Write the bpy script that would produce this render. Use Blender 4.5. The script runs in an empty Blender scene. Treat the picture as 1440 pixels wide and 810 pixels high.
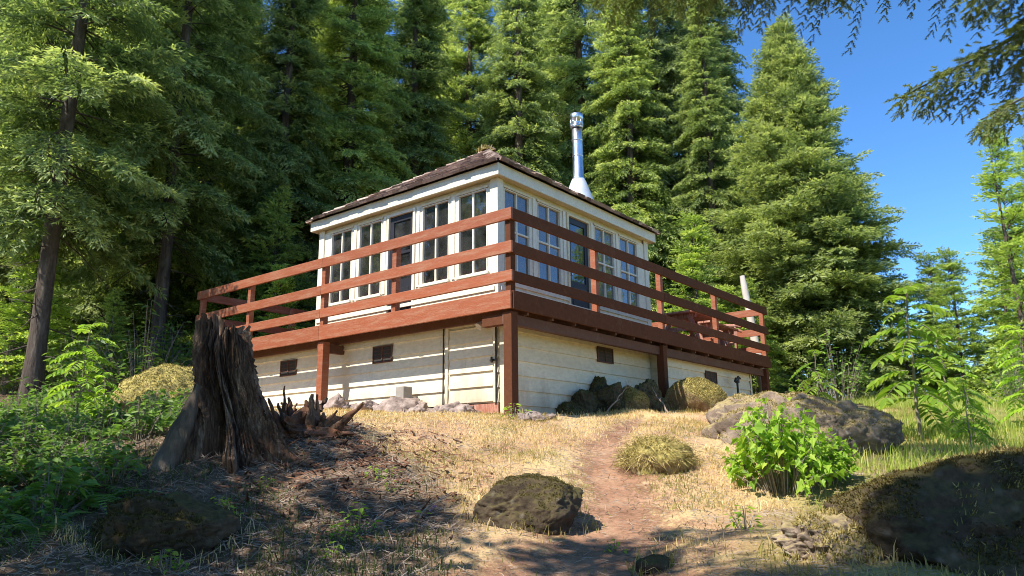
import bpy, math, random
import numpy as np
from mathutils import Matrix, Vector

random.seed(7)
SC = bpy.context.scene
COL = SC.collection
EYE = 1.6                      # height of the photographer's eye above the origin
TH = 0.895249                  # bearing of the cabin
CORNER = Vector((-0.012, 9.5, 0.0))
BASE = 0.50                    # ground at the near deck corner, relative to the eye
PI = math.pi

# ------------------------------------------------------------------ helpers
class MB:
    """collects geometry and links it as one mesh object"""
    def __init__(self):
        self.v = []; self.f = []; self.n = 0
    def add(self, verts, faces, mat=0, tint=0.5):
        verts = np.asarray(verts, float).reshape(-1, 3)
        faces = np.asarray(faces, int)
        if faces.ndim == 1: faces = faces.reshape(1, -1)
        t = np.broadcast_to(np.asarray(tint, float), (len(faces),))
        self.v.append(verts); self.f.append((faces + self.n, mat, t)); self.n += len(verts)
        return self
    def box(self, x0, x1, y0, y1, z0, z1, mat=0, tint=0.5):
        if x0 > x1: x0, x1 = x1, x0
        if y0 > y1: y0, y1 = y1, y0
        if z0 > z1: z0, z1 = z1, z0
        v = [(x0,y0,z0),(x1,y0,z0),(x1,y1,z0),(x0,y1,z0),(x0,y0,z1),(x1,y0,z1),(x1,y1,z1),(x0,y1,z1)]
        return self.add(v, BOXF, mat, tint)
    def beam(self, p, q, w, h, up=(0,0,1), mat=0, tint=0.5):
        p = Vector(p); q = Vector(q); d = (q - p).normalized(); up = Vector(up)
        s = d.cross(up)
        if s.length < 1e-5: s = d.cross(Vector((1,0,0)))
        s.normalize(); u = s.cross(d)
        v = []
        for c in (p, q):
            for a, b in ((-1,-1),(1,-1),(1,1),(-1,1)):
                v.append(c + s*(a*w/2) + u*(b*h/2))
        return self.add([tuple(x) for x in v], [(3,2,1,0),(4,5,6,7),(0,1,5,4),(1,2,6,5),(2,3,7,6),(3,0,4,7)], mat, tint)
    def tube(self, pts, radii, n=8, mat=0, tint=0.5, cap=True):
        pts = [Vector(p) for p in pts]
        if not hasattr(radii, '__len__'): radii = [radii]*len(pts)
        V = []; ref = Vector((0.31, 0.22, 0.92)).normalized()
        for i, p in enumerate(pts):
            d = (pts[min(i+1, len(pts)-1)] - pts[max(i-1, 0)]).normalized()
            s = d.cross(ref)
            if s.length < .15: s = d.cross(Vector((1,0,0)))
            s.normalize(); u = d.cross(s)
            for k in range(n):
                a = 2*PI*k/n
                V.append(tuple(p + (s*math.cos(a) + u*math.sin(a))*radii[i]))
        F = []
        for i in range(len(pts)-1):
            for k in range(n):
                k2 = (k+1) % n
                F.append((i*n+k, i*n+k2, (i+1)*n+k2, (i+1)*n+k))
        self.add(V, F, mat, tint)
        if cap:
            m = len(pts)-1
            self.add(V[:n], [tuple(range(n))[::-1]], mat, tint)
            self.add(V[m*n:], [tuple(range(n))], mat, tint)
        return self
    def lathe(self, cx, cy, prof, n=24, mat=0):
        V = []; F = []
        for r, z in prof:
            for k in range(n):
                a = 2*PI*k/n; V.append((cx + r*math.cos(a), cy + r*math.sin(a), z))
        for i in range(len(prof)-1):
            for k in range(n):
                k2 = (k+1) % n; F.append((i*n+k, i*n+k2, (i+1)*n+k2, (i+1)*n+k))
        return self.add(V, F, mat)
    def mesh(self, name, mats, smooth=False):
        me = bpy.data.meshes.new(name)
        V = np.concatenate(self.v).astype(np.float32)
        loops = np.concatenate([f.ravel() for f, m, t in self.f]).astype(np.int32)
        sizes = np.concatenate([np.full(len(f), f.shape[1]) for f, m, t in self.f]).astype(np.int32)
        mi = np.concatenate([np.full(len(f), m) for f, m, t in self.f]).astype(np.int32)
        tn = np.concatenate([t for f, m, t in self.f]).astype(np.float32)
        starts = np.concatenate([[0], np.cumsum(sizes)[:-1]]).astype(np.int32)
        me.vertices.add(len(V)); me.vertices.foreach_set('co', V.ravel())
        me.loops.add(len(loops)); me.loops.foreach_set('vertex_index', loops)
        me.polygons.add(len(sizes)); me.polygons.foreach_set('loop_start', starts)
        me.polygons.foreach_set('material_index', mi)
        me.polygons.foreach_set('use_smooth', np.full(len(sizes), bool(smooth)))
        for m in (mats if isinstance(mats, (list, tuple)) else [mats]): me.materials.append(m)
        a = me.attributes.new('tint', 'FLOAT', 'FACE'); a.data.foreach_set('value', tn)
        me.update(calc_edges=True); me.validate()
        return me
    def build(self, name, mats, parent=None, smooth=False, bevel=0):
        o = bpy.data.objects.new(name, self.mesh(name, mats, smooth))
        COL.objects.link(o)
        if parent is not None: o.parent = parent
        if bevel:
            b = o.modifiers.new('bevel', 'BEVEL'); b.width = bevel; b.segments = 2; b.limit_method = 'ANGLE'
        return o
BOXF = [(3,2,1,0),(4,5,6,7),(0,1,5,4),(1,2,6,5),(2,3,7,6),(3,0,4,7)]

def tag(o, label=None, cat=None, group=None, kind=None):
    if label: o['label'] = label
    if cat: o['category'] = cat
    if group: o['group'] = group
    if kind: o['kind'] = kind
    return o
def empty(name, loc, rz=0, **k):
    o = bpy.data.objects.new(name, None); COL.objects.link(o)
    o.location = loc; o.rotation_euler = (0, 0, rz); o.empty_display_size = .2
    return tag(o, **k)
def dup(root, loc, rz=0, s=1.0, label=None, group=None, tilt=(0,0)):
    r = root.copy(); COL.objects.link(r)
    r.location = loc; r.rotation_euler = (tilt[0], tilt[1], rz); r.scale = (s, s, s) if not hasattr(s, '__len__') else s
    if label: r['label'] = label
    if group: r['group'] = group
    for ch in list(root.children):
        c = ch.copy(); COL.objects.link(c); c.parent = r
        for g in list(ch.children):
            d = g.copy(); COL.objects.link(d); d.parent = c
    return r

def _hash(ix, iy, iz, seed):
    h = (ix*374761393 + iy*668265263 + iz*2147483647 + seed*144269504) & 0xffffffff
    h = ((h ^ (h >> 13)) * 1274126177) & 0xffffffff
    h = ((h ^ (h >> 16)) * 2246822519) & 0xffffffff
    return ((h ^ (h >> 15)) & 0xffffff) / float(0xffffff)
def vnoise(p, seed=0):
    p = np.asarray(p, float); i = np.floor(p).astype(np.int64); f = p - i; f = f*f*(3-2*f)
    r = 0
    for dx in (0, 1):
        for dy in (0, 1):
            for dz in (0, 1):
                w = (f[:,0] if dx else 1-f[:,0])*(f[:,1] if dy else 1-f[:,1])*(f[:,2] if dz else 1-f[:,2])
                r = r + w*_hash(i[:,0]+dx, i[:,1]+dy, i[:,2]+dz, seed)
    return r*2-1
def fbm(p, oct=4, seed=0):
    p = np.asarray(p, float); a = 1; s = 0
    for k in range(oct):
        s = s + a*vnoise(p*(2**k) + k*7.3, seed+k); a *= .5
    return s

# ------------------------------------------------------------------ terrain height
CP = np.array([(-.02,0,-1.6),(-3,0,-1.35),(3,0,-1.5),(-.02,2.2,-1.05),(-.02,4.3,-.63),(-.02,5.4,-.43),(-.02,7,-.1),(-.02,8.2,.18),(0,9.5,.52),(.43,4.3,-.66),(.83,6.2,-.34),(.9,7.6,.0),
 (-2.4,6.6,.02),(-2.9,6.4,-.03),(-1.9,7.2,.24),(-2.25,4.9,-.52),(-2.7,4.2,-.6),(-3.7,5.6,-.32),(-4.5,9.5,.52),(-4.7,8,.25),(-8.8,14,1.1),(-7.8,16,1.3),(-4,12,.72),
 (2.4,3.7,-.6),(1.7,4.1,-.56),(2.3,8.5,.15),(3.9,8,-.02),(2.2,6.3,-.36),(1.25,7,-.14),(3.9,7.5,-.05),(5.7,9,.1),(8.6,13,.75),(8,20,1.3),(.85,9.2,.4),(2.9,12.5,.74),(.7,4.5,-.6),
 (-.1,10.2,.55),(-1.6,11.3,.64),(-2.6,12,.70),(-4.9,14.3,1.0),(2.9,13.6,.82),(4.9,15.9,.92),(1.5,15,.85),(-2,16,1.1),(0,25,1.7),(-15,10,1.0),(-14,25,2.0),(15,10,.5),(15,25,1.6),(-7,3,-.6),(7,3,-.6),(0,50,3.2),(-40,40,4.5),(40,45,3.0),(-40,0,1.0),(40,0,0),(0,-15,-3.5)])
def _tps(d2): return np.where(d2 > 1e-12, .5*d2*np.log(np.maximum(d2, 1e-12)), 0)
def _fit():
    n = len(CP); d2 = ((CP[:,None,:2]-CP[None,:,:2])**2).sum(2)
    K = _tps(d2) + np.eye(n)*.15; Pm = np.c_[np.ones(n), CP[:,:2]]
    A = np.block([[K, Pm],[Pm.T, np.zeros((3,3))]])
    return np.linalg.solve(A, np.r_[CP[:,2], 0,0,0])
WT = _fit()
def H(x, y):
    """ground height in world metres"""
    x = np.atleast_1d(np.asarray(x, float)); y = np.atleast_1d(np.asarray(y, float))
    xr, yr = x, y
    r = np.hypot(x, y); k = np.where(r > 48, 48/np.maximum(r, 1e-6), 1); x = x*k; y = y*k
    d2 = (x[:,None]-CP[None,:,0])**2 + (y[:,None]-CP[None,:,1])**2
    z = _tps(d2) @ WT[:-3] + WT[-3] + WT[-2]*x + WT[-1]*y
    p = np.c_[xr, yr, np.zeros_like(xr)]
    pm = pathmask(xr, yr)
    lit = littermask(xr, yr)
    z = z + (fbm(p*1.1, 4, 3)*.045 + fbm(p*6, 3, 9)*.012)*(1-.6*pm)*(1+.9*lit) - .05*pm + fbm(p*.05, 2, 5)*np.clip((np.hypot(xr,yr)-25)/40, 0, 1)*1.2
    return z + EYE
PATH = np.array([(.25,1.5),(.3,3.2),(.42,4.3),(.62,5.3),(.86,6.3),(.9,7.4),(1.0,8.3),(1.35,9.3),(1.9,10.6)])
PW = np.array([.62,.56,.50,.38,.30,.25,.2,.14,.08])
def pathdist(x, y):
    best = np.full(len(x), 9e9); 
    for i in range(len(PATH)-1):
        a, b = PATH[i], PATH[i+1]; d = b-a; t = np.clip(((x-a[0])*d[0]+(y-a[1])*d[1])/(d@d), 0, 1)
        dist = np.hypot(x-a[0]-t*d[0], y-a[1]-t*d[1])/(PW[i]*(1-t)+PW[i+1]*t)
        best = np.minimum(best, dist)
    return best
def pathmask(x, y):
    return np.clip(1.5-pathdist(x, y), 0, 1)
def sstep(a, b, x):
    t = np.clip((x-a)/(b-a), 0, 1); return t*t*(3-2*t)
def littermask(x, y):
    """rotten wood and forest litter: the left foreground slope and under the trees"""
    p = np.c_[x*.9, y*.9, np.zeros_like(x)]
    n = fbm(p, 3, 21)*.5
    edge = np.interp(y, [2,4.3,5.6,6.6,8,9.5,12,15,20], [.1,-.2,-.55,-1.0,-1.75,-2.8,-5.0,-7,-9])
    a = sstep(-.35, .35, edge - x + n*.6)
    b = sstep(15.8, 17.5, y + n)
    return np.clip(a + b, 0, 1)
def rightgreen(x, y):
    return sstep(-.5, .8, x - np.interp(y, [3,5,7,8.5,10,14,18], [1.2,1.6,2.4,3.6,4.3,6.0,7]) + fbm(np.c_[x, y, 0*x], 3, 31)*.5)
def ground(x, y): return float(H(x, y)[0])

# ------------------------------------------------------------------ materials
def newmat(name):
    m = bpy.data.materials.new(name); m.use_nodes = True
    nt = m.node_tree
    for n in list(nt.nodes): nt.nodes.remove(n)
    out = nt.nodes.new('ShaderNodeOutputMaterial')
    return m, nt, out
def N(nt, t, **k):
    n = nt.nodes.new('ShaderNode'+t)
    for a, b in k.items():
        if a in n.inputs.keys() if isinstance(a, str) else False: n.inputs[a].default_value = b
        else: setattr(n, a, b)
    return n
def ramp(nt, src, stops):
    r = nt.nodes.new('ShaderNodeValToRGB'); e = r.color_ramp.elements
    while len(e) < len(stops): e.new(.5)
    for i, (p, c) in enumerate(stops):
        e[i].position = p; e[i].color = (*c, 1) if len(c) == 3 else c
    nt.links.new(src, r.inputs[0]); return r.outputs[0]
def noise(nt, vec, scale, detail=5, rough=.6, stretch=None):
    if stretch:
        m = N(nt, 'Mapping'); m.inputs['Scale'].default_value = stretch; nt.links.new(vec, m.inputs[0]); vec = m.outputs[0]
    n = nt.nodes.new('ShaderNodeTexNoise'); n.inputs['Scale'].default_value = scale
    n.inputs['Detail'].default_value = detail; n.inputs['Roughness'].default_value = rough
    nt.links.new(vec, n.inputs['Vector']); return n.outputs['Fac']
def mix(nt, fac, a, b, mode='MIX'):
    m = nt.nodes.new('ShaderNodeMix'); m.data_type = 'RGBA'; m.blend_type = mode
    for s, i in ((fac, 0), (a, 6), (b, 7)):
        if hasattr(s, 'node'): nt.links.new(s, m.inputs[i])
        elif i == 0: m.inputs[0].default_value = s
        else: m.inputs[i].default_value = (*s, 1)
    return m.outputs[2]
def math_(nt, op, a, b=0.0, clamp=False):
    m = nt.nodes.new('ShaderNodeMath'); m.operation = op; m.use_clamp = clamp
    for i, s in enumerate((a, b)):
        if hasattr(s, 'node'): nt.links.new(s, m.inputs[i])
        else: m.inputs[i].default_value = s
    return m.outputs[0]
def principled(nt, out, col, rough=.7, bump=None, strength=.4, dist=.02, spec=.5, metal=0.0):
    p = nt.nodes.new('ShaderNodeBsdfPrincipled')
    if hasattr(col, 'node'): nt.links.new(col, p.inputs['Base Color'])
    else: p.inputs['Base Color'].default_value = (*col, 1)
    if hasattr(rough, 'node'): nt.links.new(rough, p.inputs['Roughness'])
    else: p.inputs['Roughness'].default_value = rough
    p.inputs['Specular IOR Level'].default_value = spec; p.inputs['Metallic'].default_value = metal
    if bump is not None:
        b = nt.nodes.new('ShaderNodeBump'); b.inputs['Strength'].default_value = strength; b.inputs['Distance'].default_value = dist
        nt.links.new(bump, b.inputs['Height']); nt.links.new(b.outputs[0], p.inputs['Normal'])
    nt.links.new(p.outputs[0], out.inputs[0]); return p
def objco(nt): return nt.nodes.new('ShaderNodeTexCoord').outputs['Object']
def attr(nt, name):
    a = nt.nodes.new('ShaderNodeAttribute'); a.attribute_name = name; return a.outputs['Fac']
def orand(nt): return nt.nodes.new('ShaderNodeObjectInfo').outputs['Random']

def m_paint(name, base, worn, scale=3, stretch=(1,1,1), thr=(.52,.72), rough=.55, bump=.25, grain=30, dirt=False, spec=.4):
    m, nt, out = newmat(name); co = objco(nt)
    n1 = noise(nt, co, scale, 6, .65, stretch); n2 = noise(nt, co, grain, 4, .7, stretch)
    t = attr(nt, 'tint')
    b = mix(nt, 1.0, base, ramp(nt, n2, [(.25,(.80,.80,.80)),(.75,(1.12,1.12,1.12))]), 'MULTIPLY')
    b = mix(nt, 1.0, b, ramp(nt, t, [(0,(.72,.72,.72)),(1,(1.28,1.28,1.28))]), 'MULTIPLY')
    c = mix(nt, ramp(nt, math_(nt, 'ADD', math_(nt, 'MULTIPLY', n1, .7), math_(nt, 'MULTIPLY', n2, .3)), [(thr[0],(0,0,0)),(thr[1],(1,1,1))]), b, worn)
    if dirt:
        sp = nt.nodes.new('ShaderNodeSeparateXYZ'); nt.links.new(co, sp.inputs[0]); n3 = noise(nt, co, 2.5, 5, .65, (1,1,.25))
        f = math_(nt, 'SUBTRACT', math_(nt, 'ADD', math_(nt, 'MULTIPLY', n3, 1.1), .18), math_(nt, 'MULTIPLY', sp.outputs[2], .62))
        c = mix(nt, ramp(nt, f, [(.34,(0,0,0)),(.72,(.75,.75,.75))]), c, (.34,.25,.16))
        n4 = noise(nt, co, 6, 5, .7, (1.5,1.5,.12)); c = mix(nt, ramp(nt, n4, [(.60,(0,0,0)),(.74,(.45,.45,.45))]), c, (.45,.37,.26))
    principled(nt, out, c, rough, n2, bump, .006, spec)
    return m
M = {}
M['siding'] = m_paint('cream_siding_paint', (.76,.685,.52), (.56,.46,.31), 1.1, (1,1,2.5), (.54,.78), .6, .10, 9, True)
M['trim'] = m_paint('white_trim_paint', (.80,.735,.585), (.58,.48,.33), 3, (1,1,1), (.52,.8), .5, .15, 25)
M['cream'] = m_paint('yellowed_cream_paint', (.76,.66,.44), (.55,.45,.28), 3, (1,1,1), (.6,.85), .55, .15, 25)
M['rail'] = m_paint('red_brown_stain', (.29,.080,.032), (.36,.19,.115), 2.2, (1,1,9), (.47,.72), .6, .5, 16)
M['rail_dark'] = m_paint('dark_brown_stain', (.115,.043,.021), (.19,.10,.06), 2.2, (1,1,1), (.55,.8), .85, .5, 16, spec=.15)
M['deckwood'] = m_paint('worn_deck_stain', (.20,.07,.045), (.26,.18,.13), 3, (1,9,1), (.45,.7), .75, .4, 14)
M['darkwood'] = m_paint('dark_underside_wood', (.12,.055,.035), (.16,.10,.07), 3, (1,1,1), (.5,.8), .8, .3, 14)
M['tablewood'] = m_paint('pinkish_worn_wood', (.36,.13,.085), (.55,.40,.30), 3, (1,6,1), (.45,.7), .7, .3, 16)
M['interior'] = m_paint('pine_interior', (.40,.22,.11), (.28,.15,.075), 2, (1,1,1), (.5,.8), .6, .1, 12)
M['curtain'] = m_paint('faded_curtain', (.52,.47,.43), (.40,.36,.33), 5, (9,9,1), (.5,.7), .9, .1, 20)
M['doordark'] = m_paint('dark_door_paint', (.022,.022,.03), (.035,.03,.032), 2, (1,1,1), (.5,.8), .45, .1, 20)
M['concrete'] = m_paint('grey_concrete', (.34,.31,.27), (.24,.21,.18), 5, (1,1,1), (.45,.7), .9, .4, 30)
M['iron'] = m_paint('black_iron', (.025,.025,.025), (.08,.045,.03), 6, (1,1,1), (.5,.7), .5, .1, 30)
M['plasticgrey'] = m_paint('aged_white_plastic', (.55,.50,.42), (.45,.40,.32), 6, (1,1,1), (.5,.7), .4, .1, 30)
M['ventmesh'] = m_paint('dark_vent_screen', (.035,.03,.026), (.06,.05,.04), 20, (1,1,1), (.5,.7), .7, .1, 60)
M['bleached'] = m_paint('sun_bleached_wood', (.60,.55,.48), (.40,.34,.28), 4, (4,4,.5), (.45,.7), .8, .4, 20)
def m_shakes():
    m, nt, out = newmat('weathered_shakes'); co = objco(nt); t = attr(nt, 'tint')
    base = ramp(nt, t, [(0,(.11,.07,.052)),(.45,(.24,.155,.12)),(.8,(.38,.27,.215)),(1,(.50,.40,.32))])
    n = noise(nt, co, 25, 5, .7); g = noise(nt, co, 1.4, 4, .6)
    c = mix(nt, 1.0, base, ramp(nt, n, [(.25,(.6,.6,.6)),(.75,(1.3,1.3,1.3))]), 'MULTIPLY')
    c = mix(nt, ramp(nt, g, [(.60,(0,0,0)),(.75,(.7,.7,.7))]), c, (.19,.17,.05))
    principled(nt, out, c, .85, n, .6, .01); return m
M['shakes'] = m_shakes()
def m_metal():
    m, nt, out = newmat('galvanised_steel'); co = objco(nt)
    n = noise(nt, co, 9, 4, .6, (1,1,.35))
    principled(nt, out, ramp(nt, n, [(.3,(.62,.64,.68)),(.7,(.80,.82,.85))]), ramp(nt, n, [(.3,(.22,.22,.22)),(.7,(.40,.40,.40))]), n, .05, .01, .5, 1.0); return m
M['steel'] = m_metal()
def m_flash():
    m, nt, out = newmat('pale_flashing_metal'); co = objco(nt); n = noise(nt, co, 7, 4)
    principled(nt, out, ramp(nt, n, [(.3,(.62,.64,.66)),(.7,(.78,.79,.80))]), .45, n, .05, .01, .5, .35); return m
M['flash'] = m_flash()
def m_glass(name='window_glass', lo=.01, hi=.09):
    m, nt, out = newmat(name); co = objco(nt)
    g = nt.nodes.new('ShaderNodeBsdfGlossy'); g.inputs['Roughness'].default_value = .02; g.inputs['Color'].default_value = (.95,.97,1,1)
    b = nt.nodes.new('ShaderNodeBump'); b.inputs['Strength'].default_value = .06; b.inputs['Distance'].default_value = .05
    nt.links.new(noise(nt, co, 2.2, 2), b.inputs['Height']); nt.links.new(b.outputs[0], g.inputs['Normal'])
    t = nt.nodes.new('ShaderNodeBsdfTransparent'); t.inputs['Color'].default_value = (.80,.83,.84,1)
    fr = nt.nodes.new('ShaderNodeFresnel'); fr.inputs['IOR'].default_value = 2.2
    mx = nt.nodes.new('ShaderNodeMixShader'); nt.links.new(fr.outputs[0], mx.inputs[0]); nt.links.new(t.outputs[0], mx.inputs[1]); nt.links.new(g.outputs[0], mx.inputs[2])
    df = nt.nodes.new('ShaderNodeBsdfDiffuse'); df.inputs['Color'].default_value = (.55,.52,.48,1); m2 = nt.nodes.new('ShaderNodeMixShader')
    nt.links.new(ramp(nt, noise(nt, co, 3.5, 5, .7), [(.35,(lo,lo,lo)),(.75,(hi,hi,hi))]), m2.inputs[0]); nt.links.new(mx.outputs[0], m2.inputs[1]); nt.links.new(df.outputs[0], m2.inputs[2]); nt.links.new(m2.outputs[0], out.inputs[0]); return m
M['glass'] = m_glass(); M['glass_sky_sheen'] = m_glass('sky_sheen_window_glass', .08, .26)  # diffuse grey film paints in reflected sky sheen, strongest on the right-hand panes

def m_leaf(name, c0, c1, c2, trans=.35, rough=.5, spec=.35, var=.25):
    """foliage: per-leaf age (tint) runs from old dark to young light leaves, and each plant differs a little"""
    m, nt, out = newmat(name); t = attr(nt, 'tint'); r = orand(nt)
    c = ramp(nt, t, [(0,c0),(.5,c1),(1,c2)])
    c = mix(nt, 1.0, c, ramp(nt, r, [(0,(1-var,1-var*.9,1-var)),(.5,(1,1,1)),(1,(1+var*1.1,1+var,1+var*.2))]), 'MULTIPLY')
    p = nt.nodes.new('ShaderNodeBsdfPrincipled'); nt.links.new(c, p.inputs['Base Color'])
    p.inputs['Roughness'].default_value = rough; p.inputs['Specular IOR Level'].default_value = spec
    tr = nt.nodes.new('ShaderNodeBsdfTranslucent'); nt.links.new(mix(nt, 1.0, c, (1.25,1.3,.7), 'MULTIPLY'), tr.inputs['Color'])
    mx = nt.nodes.new('ShaderNodeMixShader'); mx.inputs[0].default_value = trans
    nt.links.new(p.outputs[0], mx.inputs[1]); nt.links.new(tr.outputs[0], mx.inputs[2]); nt.links.new(mx.outputs[0], out.inputs[0]); return m
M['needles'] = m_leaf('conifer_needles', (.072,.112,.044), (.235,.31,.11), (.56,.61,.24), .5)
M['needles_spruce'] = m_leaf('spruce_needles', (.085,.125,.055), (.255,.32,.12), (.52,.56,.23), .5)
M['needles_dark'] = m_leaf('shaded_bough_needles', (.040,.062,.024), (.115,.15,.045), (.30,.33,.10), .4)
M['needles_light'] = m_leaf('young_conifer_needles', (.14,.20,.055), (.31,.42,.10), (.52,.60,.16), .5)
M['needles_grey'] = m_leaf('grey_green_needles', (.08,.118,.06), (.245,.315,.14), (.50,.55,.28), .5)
M['leaf_bright'] = m_leaf('bright_leaves', (.10,.20,.025), (.22,.38,.04), (.40,.52,.08), .5)
M['leaf_mid'] = m_leaf('undergrowth_leaves', (.06,.12,.028), (.12,.22,.045), (.24,.36,.08), .45)
M['fern'] = m_leaf('fern_fronds', (.07,.14,.03), (.13,.24,.045), (.25,.38,.08), .45)
M['straw'] = m_leaf('dry_grass_blades', (.28,.25,.075), (.64,.47,.21), (.85,.68,.40), .25, .7, .2, .05)
M['tallgrass'] = m_leaf('green_grass_blades', (.14,.22,.035), (.36,.44,.08), (.62,.58,.22), .4, .6, .2, .05)
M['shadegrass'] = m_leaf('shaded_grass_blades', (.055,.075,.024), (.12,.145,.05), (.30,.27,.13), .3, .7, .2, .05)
M['drymoss'] = m_leaf('dry_moss_tufts', (.12,.10,.03), (.33,.26,.09), (.58,.47,.21), .2, .8, .1, .1)

def m_bark(name, a, b, c, moss=True):
    m, nt, out = newmat(name); co = objco(nt)
    n = noise(nt, co, 7, 6, .7, (1,1,.18)); n2 = noise(nt, co, 26, 5, .7, (1,1,.4)); g = noise(nt, co, 1.1, 4, .6)
    col = ramp(nt, n, [(.28,a),(.52,b),(.78,c)])
    col = mix(nt, 1.0, col, ramp(nt, n2, [(.2,(.6,.6,.6)),(.8,(1.35,1.35,1.35))]), 'MULTIPLY')
    if moss: col = mix(nt, ramp(nt, g, [(.55,(0,0,0)),(.72,(.55,.55,.55))]), col, (.16,.17,.11))
    principled(nt, out, col, .9, math_(nt, 'ADD', n, math_(nt, 'MULTIPLY', n2, .4)), .9, .03, .2); return m
M['bark'] = m_bark('conifer_bark', (.035,.025,.020), (.11,.085,.066), (.24,.20,.165))
M['stem'] = m_bark('sapling_bark', (.16,.13,.10), (.28,.24,.19), (.42,.38,.32), False)
def m_stump():
    m, nt, out = newmat('rotten_stump_wood'); co = objco(nt)
    n = noise(nt, co, 13, 6, .75, (1,1,.09)); n2 = noise(nt, co, 30, 6, .75, (1,1,.3)); g = noise(nt, co, 2.4, 5, .65)
    col = ramp(nt, n, [(.32,(.028,.016,.011)),(.43,(.105,.060,.038)),(.54,(.24,.150,.098)),(.68,(.50,.38,.28))])
    col = mix(nt, ramp(nt, g, [(.46,(0,0,0)),(.66,(.8,.8,.8))]), col, mix(nt, n2, (.035,.022,.016), (.18,.09,.055)))
    col = mix(nt, 1.0, col, ramp(nt, n2, [(.25,(.5,.5,.5)),(.75,(1.4,1.4,1.4))]), 'MULTIPLY')
    principled(nt, out, col, .92, math_(nt, 'ADD', n, math_(nt, 'MULTIPLY', n2, .5)), 1.0, .04, .2); return m
M['stumpwood'] = m_stump()
M['stumpgrey'] = m_bark('grey_stump_wood', (.05,.036,.026), (.17,.125,.095), (.34,.27,.215), False)
M['rotwood'] = m_bark('red_rotten_wood', (.05,.022,.014), (.20,.095,.055), (.36,.24,.165), False)
def m_rock(name, a, b, c, moss=(.11,.10,.03), thr=(.45,.75), lich=(.30,.28,.22)):
    m, nt, out = newmat(name); co = objco(nt)
    n = noise(nt, co, 3.5, 8, .68); n2 = noise(nt, co, 22, 6, .7); g = noise(nt, co, 2.1, 6, .7)
    col = ramp(nt, n, [(.30,a),(.52,b),(.75,c)])
    col = mix(nt, 1.0, col, ramp(nt, n2, [(.25,(.6,.6,.6)),(.75,(1.35,1.35,1.35))]), 'MULTIPLY')
    v = nt.nodes.new('ShaderNodeTexVoronoi'); v.inputs['Scale'].default_value = 9; nt.links.new(co, v.inputs['Vector'])
    col = mix(nt, ramp(nt, v.outputs['Distance'], [(.10,(.6,.6,.6)),(.26,(0,0,0))]), col, lich)
    geo = nt.nodes.new('ShaderNodeNewGeometry'); sx = nt.nodes.new('ShaderNodeSeparateXYZ'); nt.links.new(geo.outputs['Normal'], sx.inputs[0])
    f = math_(nt, 'ADD', math_(nt, 'MULTIPLY', sx.outputs[2], .45), math_(nt, 'MULTIPLY', g, .75))
    f = ramp(nt, f, [(thr[0],(0,0,0)),(thr[1],(1,1,1))])
    mc = mix(nt, ramp(nt, n2, [(.3,(0,0,0)),(.7,(1,1,1))]), tuple(x*.55 for x in moss), tuple(x*1.6 for x in moss))
    col = mix(nt, f, col, mc)
    principled(nt, out, col, .92, math_(nt, 'ADD', n, math_(nt, 'MULTIPLY', n2, .5)), .8, .03, .2); return m
M['rock_dark'] = m_rock('dark_lichen_rock', (.034,.025,.017), (.080,.058,.038), (.16,.12,.082), (.075,.062,.022), (.50,.80), (.17,.15,.12))
M['rock_heap'] = m_rock('dark_mossy_stone', (.04,.034,.022), (.085,.07,.042), (.15,.125,.08), (.085,.078,.022), (.40,.70), (.15,.13,.08))
M['rock_grey'] = m_rock('grey_brown_rock', (.10,.074,.056), (.225,.17,.13), (.40,.32,.25), (.30,.235,.10), (.55,.85))
M['rock_moss'] = m_rock('dry_mossy_rock', (.13,.09,.05), (.25,.18,.10), (.38,.30,.19), (.33,.27,.085), (.28,.60))
M['rock_pale'] = m_rock('pale_broken_rock', (.16,.12,.10), (.33,.255,.22), (.50,.41,.36), (.3,.25,.16), (.85,1.0), (.36,.31,.27))

def m_ground():
    m, nt, out = newmat('forest_ground'); co = objco(nt)
    n1 = noise(nt, co, 1.3, 6, .65); n2 = noise(nt, co, 14, 6, .75); n3 = noise(nt, co, 60, 4, .7)
    straw = ramp(nt, n1, [(.30,(.38,.215,.125)),(.46,(.52,.33,.185)),(.60,(.60,.44,.22)),(.75,(.40,.35,.13))])
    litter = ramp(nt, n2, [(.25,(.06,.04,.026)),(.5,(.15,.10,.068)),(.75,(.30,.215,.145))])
    green = ramp(nt, n1, [(.3,(.13,.15,.035)),(.5,(.24,.24,.06)),(.7,(.36,.31,.12))])
    c = mix(nt, attr(nt, 'green'), straw, green)
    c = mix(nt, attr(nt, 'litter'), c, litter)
    c = mix(nt, 1.0, c, ramp(nt, n3, [(.25,(.55,.55,.55)),(.75,(1.4,1.4,1.4))]), 'MULTIPLY')
    principled(nt, out, c, .95, math_(nt, 'ADD', n2, math_(nt, 'MULTIPLY', n3, .5)), .8, .03, .1); return m
M['ground'] = m_ground()
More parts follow.
